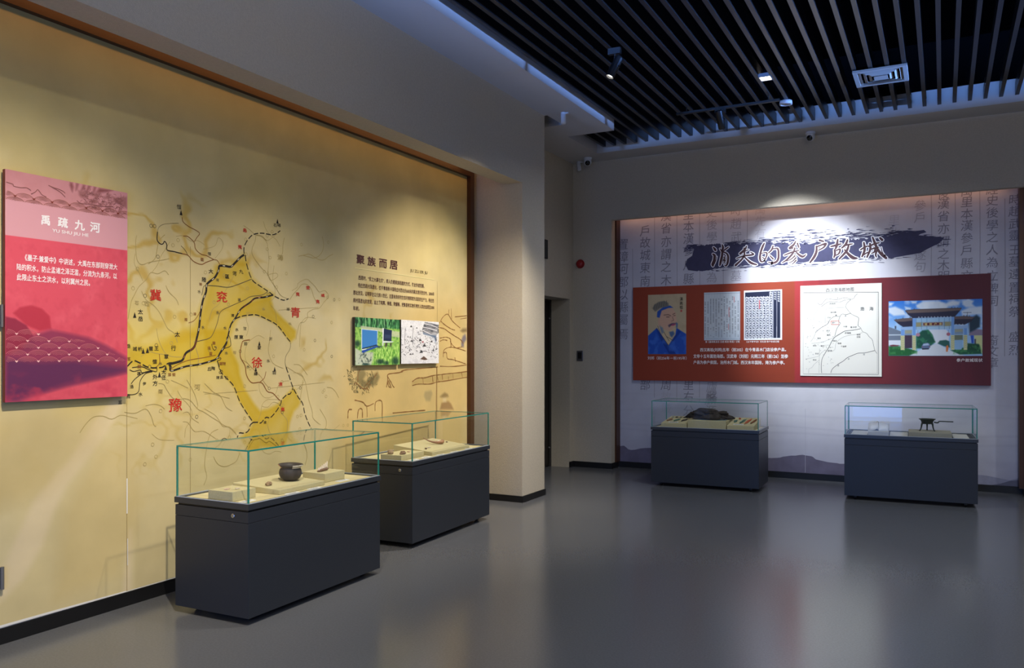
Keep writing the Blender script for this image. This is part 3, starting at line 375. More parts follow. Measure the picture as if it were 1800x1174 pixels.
TITLE=[[(-2.573,2.856,0.0111),(-2.555,2.832,0.0222),(-2.546,2.818,0.0203)],[(-2.578,2.77,0.0148),(-2.557,2.747,0.024),(-2.565,2.692,0.0222),(-2.584,2.643,0.0222),(-2.578,2.62,0.0148)],[(-2.575,2.628,0.0129),(-2.549,2.676,0.0092),(-2.529,2.735,0.0046)],[(-2.462,2.883,0.0092),(-2.452,2.845,0.0203),(-2.466,2.806,0.0185)],[(-2.489,2.834,0.0074),(-2.472,2.804,0.0092)],[(-2.383,2.848,0.0092),(-2.419,2.823,0.0129),(-2.446,2.802,0.0092)],[(-2.459,2.799,0.0185),(-2.464,2.741,0.0222),(-2.482,2.663,0.0222),(-2.491,2.623,0.0129)],[(-2.444,2.788,0.0129),(-2.405,2.768,0.0148),(-2.387,2.722,0.0185),(-2.395,2.648,0.0185),(-2.415,2.615,0.0129),(-2.434,2.625,0.0055)],[(-2.439,2.76,0.0092),(-2.422,2.739,0.0074),(-2.444,2.72,0.0074)],[(-2.428,2.715,0.0111),(-2.444,2.681,0.0092),(-2.422,2.684,0.0074),(-2.442,2.646,0.0074)],[(-2.161,2.847,0.0092),(-2.178,2.809,0.0185),(-2.238,2.756,0.0203)],[(-2.229,2.76,0.0111),(-2.19,2.78,0.0111),(-2.137,2.799,0.0074)],[(-2.282,2.7,0.0092),(-2.19,2.726,0.0148),(-2.079,2.737,0.0166),(-2.113,2.769,0.0074)],[(-2.19,2.824,0.0111),(-2.188,2.736,0.0166),(-2.224,2.679,0.0166),(-2.295,2.615,0.0203)],[(-2.19,2.716,0.0111),(-2.151,2.675,0.0166),(-2.103,2.633,0.0222),(-2.038,2.61,0.0111)],[(-1.946,2.868,0.0111),(-1.965,2.83,0.0203),(-1.991,2.754,0.0185),(-1.998,2.686,0.0203),(-1.984,2.646,0.0166),(-1.951,2.649,0.0111),(-1.923,2.701,0.0129),(-1.915,2.745,0.0129),(-1.946,2.753,0.0092),(-1.979,2.743,0.0074)],[(-1.97,2.699,0.0074),(-1.942,2.673,0.0111)],[(-1.843,2.827,0.0129),(-1.857,2.785,0.0166),(-1.895,2.746,0.0111)],[(-1.857,2.79,0.0074),(-1.799,2.796,0.0148),(-1.78,2.77,0.0185),(-1.778,2.684,0.0203),(-1.799,2.636,0.0203),(-1.848,2.62,0.0185),(-1.899,2.632,0.0074)],[(-1.88,2.711,0.0092),(-1.843,2.67,0.0148)],[(-1.58,2.864,0.0111),(-1.602,2.827,0.0185),(-1.648,2.789,0.0203),(-1.607,2.789,0.0092)],[(-1.557,2.843,0.0129),(-1.543,2.793,0.0129)],[(-1.708,2.707,0.0111),(-1.625,2.737,0.0148),(-1.539,2.756,0.0092)],[(-1.587,2.788,0.0129),(-1.607,2.731,0.0166),(-1.671,2.658,0.0166),(-1.736,2.616,0.0074)],[(-1.58,2.747,0.0092),(-1.543,2.707,0.0166),(-1.498,2.678,0.0203),(-1.46,2.702,0.0074)],[(-1.587,2.692,0.0129),(-1.63,2.656,0.0092),(-1.682,2.635,0.0055)],[(-1.575,2.668,0.0129),(-1.612,2.631,0.0092),(-1.657,2.61,0.0055)],[(-1.572,2.639,0.0111),(-1.598,2.611,0.0092),(-1.621,2.593,0.0055)],[(-1.304,2.862,0.0186),(-1.262,2.846,0.0145)],[(-1.338,2.787,0.0103),(-1.296,2.801,0.0145),(-1.232,2.82,0.0145),(-1.257,2.777,0.0145),(-1.316,2.744,0.0103)],[(-1.341,2.793,0.0145),(-1.341,2.729,0.0207),(-1.366,2.667,0.0227),(-1.411,2.606,0.0145)],[(-1.178,2.781,0.0124),(-1.128,2.79,0.0186),(-1.065,2.805,0.0103)],[(-1.103,2.856,0.0145),(-1.114,2.789,0.0227),(-1.128,2.748,0.0145)],[(-1.138,2.738,0.0145),(-1.133,2.696,0.0186),(-1.143,2.65,0.0124)],[(-1.124,2.727,0.0103),(-1.078,2.743,0.0145),(-1.089,2.694,0.0145),(-1.128,2.67,0.0083)],[(-0.995,2.846,0.0145),(-1.016,2.794,0.0207),(-1.058,2.756,0.0124)],[(-1.036,2.779,0.0103),(-0.983,2.791,0.0145),(-0.939,2.797,0.0083)],[(-0.983,2.781,0.0145),(-1.007,2.715,0.0207),(-1.085,2.629,0.0145)],[(-1.026,2.732,0.0124),(-0.983,2.677,0.0227),(-0.934,2.633,0.0289),(-0.891,2.626,0.0124)],[(-0.853,2.723,0.0124),(-0.801,2.754,0.0145),(-0.768,2.762,0.0083)],[(-0.818,2.804,0.0145),(-0.81,2.719,0.0207),(-0.837,2.643,0.0145)],[(-0.834,2.653,0.0124),(-0.777,2.688,0.0103)],[(-0.763,2.755,0.0124),(-0.706,2.782,0.0145),(-0.655,2.791,0.0103)],[(-0.753,2.787,0.0165),(-0.749,2.725,0.0186),(-0.784,2.633,0.0145)],[(-0.735,2.722,0.0124),(-0.699,2.733,0.0145),(-0.706,2.69,0.0145),(-0.736,2.673,0.0083)],[(-0.725,2.859,0.0124),(-0.702,2.794,0.0207),(-0.673,2.721,0.0207),(-0.631,2.657,0.0227),(-0.583,2.611,0.0207)],[(-0.585,2.614,0.0165),(-0.622,2.677,0.0083),(-0.633,2.737,0.0041)],[(-0.667,2.741,0.0124),(-0.692,2.66,0.0145),(-0.683,2.629,0.0083)],[(-0.645,2.846,0.0165),(-0.624,2.822,0.0207)]]
REDBOX=[(-3.628,2.386),(0.46,2.382),(0.46,1.154),(-3.628,1.163)]
REDJOIN=-1.578
PORT=[(-3.421,2.28),(-2.912,1.504)]
PAGE1=[(-2.682,2.284),(-2.231,1.679)]
PAGE2=[(-2.185,2.291),(-1.73,1.678)]
MAPB=[(-1.518,2.323),(-0.626,1.245)]
GATE=[(-0.554,2.109),(0.379,1.485)]
REDTEXT=[('刘邦（前256年－前195年）',(-3.425,1.475),(-2.907,1.431)),('西汉高祖(刘邦)五年（前202）在今青县木门店设参户县。',(-2.732,1.582),(-1.684,1.531)),('文帝十五年属勃海郡。汉武帝（刘彻）元朔三年（前126）划参',(-2.818,1.503),(-1.661,1.453)),('户县为参户侯国，治所木门城。西汉末年国除，降为参户亭。',(-2.818,1.424),(-1.7,1.377)),('清《嘉靖青县志·古迹·城池·青县》记载',(-2.667,1.673),(-2.236,1.646)),('《太平寰宇记》河北道·参户故城记载',(-2.155,1.669),(-1.764,1.645)),('参户故城现状',(0.131,1.457),(0.38,1.418))]
MAPLINES=[(1,[(-1.484,2.219),(-0.679,2.207),(-0.675,1.281),(-1.484,1.267),(-1.484,2.219)]),(3,[(-1.484,2.24),(-0.661,2.219)]),(3,[(-0.661,2.219),(-0.661,1.268)]),(2,[(-0.661,1.268),(-1.484,1.267)]),(2,[(-0.884,2.207),(-0.912,2.179),(-0.919,2.159),(-0.95,2.145),(-1.002,2.164),(-1.05,2.161),(-1.098,2.147),(-1.165,2.152),(-1.204,2.16),(-1.233,2.149),(-1.262,2.113),(-1.291,2.088),(-1.321,2.115)]),(2,[(-0.955,2.14),(-0.983,2.141),(-1.016,2.139),(-1.04,2.13),(-1.078,2.115),(-1.136,2.123),(-1.204,2.119),(-1.242,2.097),(-1.281,2.067)]),(2,[(-0.955,2.14),(-0.997,2.101),(-1.01,2.06),(-0.997,2.034),(-0.959,1.982),(-0.922,1.956),(-0.879,1.934),(-0.87,1.914),(-0.877,1.838),(-0.851,1.812),(-0.828,1.766),(-0.786,1.745),(-0.758,1.705),(-0.725,1.669),(-0.712,1.608),(-0.698,1.548),(-0.673,1.51)]),(3,[(-0.698,1.546),(-0.758,1.53),(-0.814,1.518),(-0.875,1.516),(-0.931,1.492),(-0.993,1.462),(-1.04,1.421),(-1.088,1.39),(-1.155,1.333),(-1.175,1.281)]),(1,[(-1.021,2.052),(-1.098,2.052),(-1.213,2.047),(-1.233,2.025),(-1.238,1.87)]),(2,[(-0.959,1.982),(-1.002,1.97),(-1.054,1.974),(-1.074,1.949),(-1.136,1.948),(-1.184,1.91),(-1.213,1.859),(-1.281,1.819),(-1.34,1.768)]),(2,[(-1.074,1.949),(-1.088,1.888),(-1.069,1.867),(-1.107,1.806),(-1.131,1.714)]),(3,[(-0.851,1.8),(-0.907,1.788),(-0.964,1.781),(-1.021,1.774),(-1.078,1.739),(-1.131,1.703),(-1.165,1.652),(-1.194,1.59),(-1.242,1.508),(-1.272,1.446),(-1.281,1.363),(-1.277,1.28)]),(1,[(-0.828,1.756),(-0.889,1.736),(-0.964,1.727),(-1.031,1.707),(-1.078,1.677),(-1.117,1.631),(-1.131,1.559),(-1.165,1.539)]),(1,[(-1.131,1.703),(-1.204,1.673),(-1.252,1.653),(-1.311,1.638),(-1.389,1.633)]),(1,[(-1.194,1.611),(-1.252,1.606),(-1.301,1.601)]),(1,[(-1.233,1.56),(-1.281,1.518),(-1.321,1.477),(-1.459,1.445)]),(1,[(-1.301,1.435),(-1.36,1.383),(-1.389,1.341),(-1.419,1.331),(-1.424,1.278)]),(1,[(-1.301,1.57),(-1.306,1.28)]),(1,[(-1.311,2.047),(-1.36,1.976),(-1.365,1.914)]),(1,[(-1.34,1.768),(-1.37,1.695),(-1.399,1.654)])]
MAPTXT=[('渤',-0.832,2.03,40),('海',-0.735,2.03,40),('漁陽郡',-1.155,2.1,18),('水',-1.099,2.165,16),('泉州縣',-1.146,1.997,16),('文安',-1.194,1.936,16),('東平舒',-0.926,1.818,18),('中邑',-1.016,1.827,16),('浮陽縣',-0.988,1.751,18),('高城',-0.872,1.731,16),('柳縣',-0.872,1.703,16),('章武',-1.128,1.66,16),('臨樂',-1.078,1.631,16),('千童縣',-1.035,1.595,16),('南皮',-1.184,1.544,18),('成平',-1.204,1.781,16),('建成',-1.199,1.73,16),('束州',-1.306,1.693,16),('修市',-1.355,1.604,16),('東光',-1.267,1.601,16),('阜城',-1.33,1.51,16),('景成',-1.355,1.435,16),('河',-0.814,1.5,18),('水',-0.978,1.449,18),('河',-1.093,1.369,18),('水',-1.012,1.953,18),('清',-1.117,1.962,16),('參戶',-1.141,1.875,14)]
MAPTITLE=[(-1.228,2.285),(-0.922,2.239)]
MAPRED=[(-1.172,1.894),(-1.086,1.896),(-1.086,1.853),(-1.169,1.854),(-1.172,1.894)]

# ================================================================ THE ROOM
M_PLASTER = mat('stucco_plaster', rgb(187, 178, 162), 0.9, spec=0.2, noise=0.05, nscale=60, bump=0.35, bscale=160)
M_BAND = mat('painted_gypsum', rgb(190, 186, 182), 0.85, spec=0.2)
M_VOID = mat('black_ceiling_void', rgb(5, 5, 6), 1.0, spec=0.0)
M_SLAT = mat('dark_aluminium_slat', rgb(27, 24, 24), 0.36, spec=0.5, metal=0.0)
M_BASE = mat('black_skirting', rgb(14, 14, 16), 0.5)
M_TRIM = mat('bronze_trim', rgb(80, 48, 27), 0.4, metal=0.3)
M_DOOR = mat('dark_door_leaf', rgb(16, 14, 14), 0.4)
M_FLOOR = mat('grey_epoxy_floor', rgb(94, 96, 101), 0.21, spec=0.5, noise=0.09, nscale=90)
M_BLACK = mat('black_metal', rgb(12, 12, 14), 0.45)
M_WHITE = mat('white_plastic', rgb(205, 206, 210), 0.45)
M_STEEL = mat('brushed_steel', rgb(120, 120, 125), 0.35, metal=0.8)

def slab(name, b, m): mb = MB(); mb.box(*b); return struct(mb.build(name, m))
XL, XR, YR, YF = -4.39, 4.6, -4.2, 10.08
slab('floor', (-5.2, XR+.1, YR-.1, 10.7, -.12, 0), M_FLOOR)
slab('ceiling', (-5.2, XR+.1, YR-.1, 10.7, 4.80, 4.92), M_VOID)
slab('wall_right', (XR, XR+.12, YR, 10.6, 0, 4.80), M_PLASTER)
slab('wall_rear', (-5.0, XR, YR-.12, YR, 0, 4.80), M_PLASTER)
# left gallery wall: backing, hanging soffit, end pillar in one plaster surface
mb = MB()
mb.box(-4.62, -4.36, YR, 7.37, 0, 4.80)
mb.box(-3.98, -3.77, YR, 7.37, 3.24, 4.80)
mb.box(-4.36, -3.98, YR, 7.37, 3.56, 4.80)
struct(mb.build('wall_left', M_PLASTER))
slab('wall_pillar', (-4.62, -3.77, 7.37, 7.89, 0, 4.80), M_PLASTER)
# wall with the recessed door beyond the pillar
mb = MB()
mb.box(-4.95, XL, 7.89, 8.70, 0, 4.80); mb.box(-4.95, XL, 9.97, 10.30, 0, 4.80); mb.box(-4.95, XL, 8.70, 9.97, 2.235, 4.80)
struct(mb.build('wall_door_side', M_PLASTER))
d = struct(MB.build((lambda m_: (m_.box(-4.74, -4.68, 8.70, 9.97, 0.01, 2.235), m_)[1])(MB()), 'door_1', M_DOOR))
for z in (1.983, 0.25):
    mb = MB(); mb.lathe([(0.0, -.012), (.016, -.012), (.016, .004), (.012, .010), (0, .012)], 16, (-4.672, 9.93, z), Matrix.Rotation(PI/2, 3, 'Y'))
    mb.build('door_bolt', M_STEEL, d, smooth=True)
mb = MB(); mb.box(-4.682, -4.66, 9.945, 9.97, 0, 2.235); mb.box(-4.682, -4.66, 8.70, 9.945, 2.21, 2.235)
mb.build('door_frame', mat('grey_door_frame', rgb(60, 58, 56), .5), d)
# far wall with the deep mural recess
RX0, RX1 = -3.845, 0.765
mb = MB()
mb.box(XL-.3, RX0, YF, 10.46, 0, 4.80); mb.box(RX1, XR, YF, 10.46, 0, 4.80)
mb.box(RX0, RX1, YF, 10.17, 3.262, 4.80); mb.box(RX0, RX1, 10.17, 10.46, 3.50, 4.80); mb.box(RX0, RX1, 10.36, 10.46, 0, 3.50)
struct(mb.build('wall_far', M_PLASTER))
# skirtings
def base(name, b): slab(name, b, M_BASE)
base('baseboard_pillar', (-4.34, -3.758, 7.358, 7.90, 0, .065))
base('baseboard_left', (-4.36, -4.305, YR, 7.358, 0, .082))
base('baseboard_door_side', (XL-.01, XL+.012, 9.97, YF, 0, .075))
mb = MB(); mb.box(XL, RX0+.012, YF-.012, YF+.01, 0, .075); mb.box(RX0-.01, RX0+.012, YF, 10.33, 0, .075); mb.box(RX0, RX1, 10.318, 10.37, 0, .075)
mb.box(RX1-.012, XR, YF-.012, YF+.01, 0, .075); mb.box(RX1-.012, RX1+.01, YF, 10.33, 0, .075)
struct(mb.build('baseboard_far', M_BASE))
base('baseboard_right', (XR-.012, XR, YR, YF-.012, 0, .075))
base('baseboard_rear', (-3.77, XR, YR, YR+.012, 0, .075))
# bronze trim round both murals
mb = MB(); mb.box(-4.36, -4.27, YR, 7.262, 3.318, 3.392); mb.box(-4.36, -4.27, 7.190, 7.262, 0.07, 3.318)
struct(mb.build('trim_1', M_TRIM))
mb = MB(); mb.box(RX0, RX0+.022, 10.21, 10.36, 0.075, 3.46); mb.box(RX1-.05, RX1, 10.19, 10.36, 0.075, 3.46); mb.box(RX0, RX1, 10.335, 10.36, 3.37, 3.46)
struct(mb.build('trim_2', M_TRIM))
# dropped gypsum border of the ceiling (L-shaped, with the notch at the corner and the slot behind the pillar)
ZB, ZT = 4.05, 4.285
def plan(poly, z0, z1, name, m):
    mb = MB(); mb.prism(poly, flat, z0, z1); return struct(mb.build(name, m))
mb = MB()
mb.prism([(-3.77, YR), (-3.315, YR), (-3.315, 8.775), (-3.735, 8.775), (-3.735, 7.89), (-3.77, 7.89)], flat, ZB, ZT)
mb.prism([(-3.735, 8.29), (-3.735, 8.775), (-3.885, 8.775), (-3.885, 9.675), (XR, 9.675), (XR, YF), (XL, YF), (XL, 8.29)], flat, ZB, ZT)
struct(mb.build('trim_3', M_BAND))

mb = MB(); mb.box(XL, XR, 9.71, 9.75, ZT, 4.80); mb.box(-3.40, -3.36, YR, 8.775, ZT, 4.80); mb.box(-3.96, -3.92, 8.0, 9.71, ZT, 4.80); mb.box(-3.96, -3.40, 8.0, 8.04, ZT, 4.80)
struct(mb.build('void_blackout', M_VOID))  # black boards added to keep the zone above the border dark

# open slat ceiling
sl = bpy.data.objects.new('slat_ceiling', None); COL.objects.link(sl); sl.location = (0, 4.0, 4.12); struct(sl)
x = 0.659+0.1388*27
mb = MB(); mb.box(-.0175, .0175, -7.9, 5.672, 0, .13)
me0 = None
while x > -3.87:
    y1 = 5.672; y0 = -7.9
    if x < -3.34:
        m2 = MB(); m2.box(-.0175, .0175, 4.80, 5.672, 0, .13); o = m2.build('slat', M_SLAT, sl)
    elif me0 is None:
        o = mb.build('slat', M_SLAT, sl); me0 = o.data
    else:
        o = bpy.data.objects.new('slat', me0); COL.objects.link(o); o.parent = sl
    o.location = (x, 0, 0); x -= 0.1388

# ================================================================ CEILING FIXTURES
M_LENS = mat('lit_lens', (1.0, 0.97, 0.9), 0.4, emit=9)
def axis_to(d): return Vector(d).to_track_quat('Z', 'Y').to_matrix()
def track_head(loc, tgt, label, lit, top):
    """cylinder head aimed at tgt, hung on a short stem with a gear box"""
    t = thing('track_spotlight', label, 'spotlight', loc)
    A = axis_to(Vector(tgt)-Vector(loc))
    mb = MB(); mb.lathe([(0, -.095), (.034, -.095), (.037, -.088), (.037, .088), (.036, .095), (.032, .095), (.030, .070), (0, .066)], 28, (0, 0, 0), A)
    lb = mb.build('lamp_body', M_BLACK, t)
    mb = MB(); mb.lathe([(0, .076), (.029, .076)], 24, (0, 0, 0), A)
    part(mb.build('lens', M_LENS if lit else mat('dark_lens', rgb(40, 38, 34), .2), lb), 'glowing white lens' if lit else 'dark round lens')
    mb = MB(); mb.tube([(0, 0, top-.03), (0, 0, .03)], .007, 8)
    mb.box(-.045, .045, -.017, .017, -.004, .004); mb.build('yoke', M_BLACK, t)
    mb = MB(); mb.box(-.055, .055, -.018, .018, top-.06, top-.01); mb.build('gear_box', M_BLACK, t)
    return t
track_head((-2.47, 6.55, 3.94), (-3.6, 5.75, 1.2), 'black spotlight with a glowing lens hanging among the slats', True, .17)
track_head((-2.05, 8.53, 3.94), (-1.75, 9.8, 1.2), 'black spotlight seen from behind under the short ceiling track', False, .13)
t = thing('lighting_track', 'short black lighting track under the slats near the far wall', 'track', (-1.985, 8.53, 4.05))
mb = MB(); mb.box(-.53, .53, -.017, .017, 0, .022); mb.build('rail', M_BLACK, t)
for x_ in (-.42, .42): mb = MB(); mb.tube([(x_, 0, .02), (x_, 0, .12)], .006, 8); mb.build('hanger', M_BLACK, t)
t = thing('downlight', 'round white rimmed downlight at the end of the black track', 'light', (-1.44, 8.80, 4.085))
mb = MB(); mb.lathe([(.052, .035), (.062, .035), (.064, 0), (.050, -.004), (.046, .004), (.044, .03)], 32); mb.build('rim', M_WHITE, t, smooth=True)
mb = MB(); mb.lathe([(0, .022), (.046, .022)], 28); part(mb.build('lens', mat('amber_lens', rgb(90, 62, 40), .25), t), 'amber brown lens')
mb = MB(); mb.lathe([(.045, .022), (.045, .12), (0, .12)], 24); mb.build('housing', M_BLACK, t)
t = thing('square_downlight', 'small lit square downlight between two ceiling slats', 'light', (-1.488, 7.972, 4.118))
mb = MB(); mb.box(-.058, .058, -.066, -.056, -.006, .03); mb.box(-.058, .058, .056, .066, -.006, .03); mb.box(-.058, -.048, -.056, .056, -.006, .03); mb.box(.048, .058, -.056, .056, -.006, .03)
mb.build('frame', M_STEEL, t)
mb = MB(); mb.box(-.048, .048, -.056, .056, .002, .02); part(mb.build('diffuser', mat('lit_diffuser', (1.0, 0.98, .9), .5, emit=12), t), 'glowing white diffuser')
# square air diffuser
M_VENT = mat('vent_enamel', rgb(140, 136, 130), .6, spec=.2)
t = thing('air_vent', 'white louvred air diffuser set in the black slat ceiling', 'vent', (-.515, 8.37, 4.10))
mb = MB()
def ring(o_x, o_y, wd, z0, z1):
    mb.box(-o_x, o_x, -o_y, -o_y+wd, z0, z1); mb.box(-o_x, o_x, o_y-wd, o_y, z0, z1)
    mb.box(-o_x, -o_x+wd, -o_y+wd, o_y-wd, z0, z1); mb.box(o_x-wd, o_x, -o_y+wd, o_y-wd, z0, z1)
ring(.228, .236, .038, -.006, .012); mb.build('frame', M_VENT, t)
for k, (hx, z) in enumerate(((.190, -.004), (.146, -.009), (.102, -.013))):
    mb = MB(); q = .027; hy = hx*1.03
    for sx, sy in ((1, 0), (-1, 0), (0, 1), (0, -1)):
        if sx: P = [(sx*hx, -hy, z+.016), (sx*hx, hy, z+.016), (sx*(hx-q), hy-q, z), (sx*(hx-q), -hy+q, z)]
        else: P = [(-hx, sy*hy, z+.016), (hx, sy*hy, z+.016), (hx-q, sy*(hy-q), z), (-hx+q, sy*(hy-q), z)]
        P2 = [(a, b, c+.006) for a, b, c in P]
        mb.add(P+P2, [(0, 1, 2, 3), (7, 6, 5, 4), (0, 4, 5, 1), (2, 6, 7, 3)])
    mb.build('louvre', M_VENT, t)
mb = MB(); mb.box(-.058, .058, -.060, .060, -.016, -.010); mb.build('centre_plate', M_VENT, t)
mb = MB(); mb.box(-.19, .19, -.198, .198, .05, .16); mb.build('duct_box', M_VOID, t)

# cameras and sensors on the gypsum border
def dome_camera(loc, label, yaw):
    t = thing('dome_camera', label, 'security camera', loc, yaw)
    mb = MB(); mb.lathe([(0, 0), (.052, 0), (.055, -.008), (.052, -.028), (.030, -.034)], 32); mb.build('mount', M_WHITE, t, smooth=True)
    R = axis_to((0, -.85, -.55))
    prof = [(.050*math.sin(a), -.050*math.cos(a)) for a in [PI*k/14 for k in range(11)]]
    mb = MB(); mb.lathe(prof+[(.034, .036)], 28, (0, 0, -.056), R); ball = mb.build('ball', M_WHITE, t, smooth=True)
    mb = MB(); mb.lathe([(.034, .036), (.030, .043), (0, .047)], 28, (0, 0, -.056), R); part(mb.build('lens', mat('camera_window', rgb(6, 6, 8), .08), ball, smooth=True), 'black lens window')
    for s in (-1, 1):
        mb = MB(); mb.lathe([(0, .0475), (.005, .0475), (.004, .050), (0, .050)], 12, R @ Vector((s*.011, 0, 0))+Vector((0, 0, -.056)), R)
        mb.build('infrared_led', M_STEEL, ball)
dome_camera((-4.075, 9.83, ZB), 'white dome camera with black window in the ceiling corner', .35)
dome_camera((-1.345, 9.885, ZB), 'white dome camera with black window above the far mural', -.25)
def bullet_sensor(loc, label, d):
    t = thing('motion_sensor', label, 'sensor', loc)
    A = axis_to(d)
    mb = MB(); mb.lathe([(0, 0), (.026, 0), (.026, -.010), (.012, -.016)], 20); mb.tube([(0, 0, -.012), (0, 0, -.035)], .008, 10); mb.build('bracket', M_WHITE, t)
    c = Vector((0, 0, -.035))+Vector(d).normalized()*.035
    mb = MB(); mb.lathe([(0, -.062), (.022, -.062), (.027, -.055), (.028, .045), (.025, .056), (0, .060)], 24, c, A); mb.build('housing', M_WHITE, t, smooth=True)
    mb = MB(); mb.box(.018, .058, -.012, .012, -.016, -.006); mb.build('hood', M_WHITE, t)
bullet_sensor((-3.545, 7.88, ZB), 'small white sensor on the ceiling border above the pillar', (.12, -.25, -1))
bullet_sensor((-4.265, 9.98, ZB), 'small white sensor beside the corner dome camera', (.25, -.3, -1))

# fittings on the far wall and beside the door
t = thing('fire_alarm', 'round red fire alarm sounder high on the far wall', 'alarm', (-4.283, YF, 2.708))
R = axis_to((0, -1, 0)); M_RED = mat('red_plastic', rgb(150, 22, 28), .35)
mb = MB(); mb.lathe([(0, 0), (.058, 0), (.060, .010), (.056, .018), (0, .018)], 32, (0, 0, 0), R); mb.build('base', M_RED, t, smooth=False)
mb = MB(); mb.lathe([(.050, .018), (.048, .040), (.036, .054), (.015, .058), (0, .058)], 32, (0, 0, -.002), R); mb.build('sounder', M_RED, t, smooth=True)
t = thing('wall_switch', 'grey metal switch plate on the far wall beside the doorway', 'switch', (-4.29, YF, 1.483))
mb = MB(); mb.box(-.045, .045, -.012, 0, -.068, .068); mb.build('plate', M_STEEL, t, bevel=.004)
mb = MB(); mb.box(-.024, .024, -.016, -.012, -.040, .045); part(mb.build('button_panel', M_BLACK, t), 'black button panel')
t = thing('exit_sign', 'dark edge-on sign box above the door behind the pillar', 'sign', (XL, 9.065, 2.81))
mb = MB(); mb.box(0, .028, -.17, .17, -.118, .118); mb.build('casing', M_BLACK, t, bevel=.004)
mb = MB(); mb.box(.028, .030, -.155, .155, -.10, .10); mb.build('face_panel', mat('sign_face', rgb(20, 30, 26), .3), t)
M_HINGE = mat('hinge_grey', rgb(104, 102, 100), .55)
for z, lb in ((1.70, 'upper steel hinge at the left edge of the yellow mural'), (.345, 'lower steel hinge at the left edge of the yellow mural')):
    t = thing('mural_hinge', lb, 'hinge', (-4.31, 2.506, z), 0, 'steel hinges on the mural panel')
    mb = MB(); mb.tube([(.012, 0, -.058), (.012, 0, .058)], .009, 12); mb.build('knuckle', M_HINGE, t)
    mb = MB(); mb.box(0, .003, -.03, .0, -.055, .055); mb.build('leaf', M_HINGE, t)

# ================================================================ LEFT MURAL
WX = wall_x(-4.31)
M_PRINT = print_mat('mural_print', 0.75, 0.10, 3.0)
M_INK = mat('black_ink', rgb(38, 30, 22), .8); M_RINK = mat('red_ink', rgb(196, 36, 22), .8); M_BINK = mat('brown_ink', rgb(136, 84, 34), .8)
M_GINK = mat('grey_ink', rgb(96, 86, 58), .8); M_FINK = mat('faint_ink', rgb(172, 152, 92), .8); M_TINK = mat('rust_ink', rgb(120, 48, 22), .8)
M_PINK_INK = mat('pale_ink', rgb(226, 214, 180), .8); M_MAROON = mat('maroon_ink', rgb(72, 26, 24), .7)
LM = thing('wall_mural', 'yellow parchment map mural covering the left wall', 'mural', (-4.31, 4.25, 0.08))
LO = (-4.31, 4.25, 0.08)
mb = MB(); mb.box(-4.36, -4.3145, 1.0, 7.20, .08, 3.34); mb.build('board', mat('mural_board', rgb(230, 226, 214), .8), LM, origin=LO)
CV = Canvas(560, 300, 1.0, 7.19, 3.335, .088, (212, 194, 142))
X_, Y_ = CV.X, CV.Y
n1 = CV.fbm(6, 4, 1, 5); n2 = CV.fbm(14, 8, 2, 4); n3 = CV.fbm(26, 18, 5, 4)
CV.blend(np.clip((n1-.45)*3, 0, 1), (224, 210, 168), .6)
CV.blend(np.clip((n2-.55)*4, 0, 1), (196, 172, 104), .35)
CV.blend(np.clip((Y_-2.0)*.9, 0, 1), (196, 180, 108), .55)                        # more olive towards the top
up = np.clip((Y_-1.9)*1.2, 0, 1)*np.clip((CV.fbm(5, 5, 9, 3)-.48)*5, 0, 1)
CV.blend(up, (178, 158, 112), .35)
# relief of the printed map: ochre ridges west of the big river
rg = np.abs(CV.fbm(16, 12, 11, 3)-.5)*2
rg = np.abs(CV.fbm(26, 17, 11, 3)-.5)*2
ridge = np.clip((.15-rg)*9, 0, 1)
reg = np.clip(.5-CV.sdf([(3.0, 2.5), (3.7, 2.5), (4.35, 2.15), (4.0, 1.75), (3.8, 1.55), (3.0, 1.55)])/.12, 0, 1)
CV.blend(ridge*reg, (188, 150, 58), .62)
reg2 = np.clip(.5-CV.sdf([(3.1, 1.25), (3.7, 1.35), (4.2, 1.25), (4.6, 1.0), (4.2, .75), (3.2, .8)])/.12, 0, 1)
CV.blend(np.clip((.08-rg)*9, 0, 1)*reg2, (186, 156, 70), .45)
reg3 = np.clip(.5-CV.sdf([(4.75, 1.62), (5.1, 1.6), (5.1, 1.3), (4.75, 1.3)])/.06, 0, 1)+np.clip(.5-CV.sdf([(5.5, 2.1), (5.9, 2.1), (5.9, 1.75), (5.5, 1.75)])/.06, 0, 1)
CV.blend(ridge*np.clip(reg3, 0, 1), (176, 140, 52), .5)
sea = np.clip(.5-CV.sdf([(4.55, 2.5), (5.6, 2.45), (5.4, 2.1), (5.05, 1.95), (4.85, 1.95), (4.65, 2.1), (4.6, 2.3)])/.25, 0, 1)
CV.blend(sea, (186, 176, 138), .6)
west = np.clip(.5-CV.sdf([(2.9, 1.75), (3.6, 1.75), (4.1, 1.6), (4.2, 1.35), (3.5, 1.3), (2.9, 1.25)])/.3, 0, 1)
CV.blend(west, (216, 190, 84), .6)
for pts, al in zip(REGIONS, (.80, .85, .85, .75)):
    d = CV.sdf(pts); inside = np.clip(.5-d/(.07 if pts is REGIONS[0] else .03), 0, 1)
    CV.blend(inside*(0.42+.58*np.exp(-np.clip(-d, 0, 9)/.10)), (196, 160, 20), al)
for pts in SAND_RAY: CV.poly(pts, (226, 206, 166), .75, .02)  # pale printed bank, and a ray of light painted as a narrow triangle
CV.poly([(2.45, 1.15), (3.15, 1.30), (3.05, 1.0), (2.75, .75), (2.45, .7)], (196, 170, 108), .35, .06)
CV.poly([(2.85, .62), (3.05, .95), (3.3, 1.0), (3.35, .6), (3.2, .2), (2.8, .15)], (200, 172, 104), .30, .05)
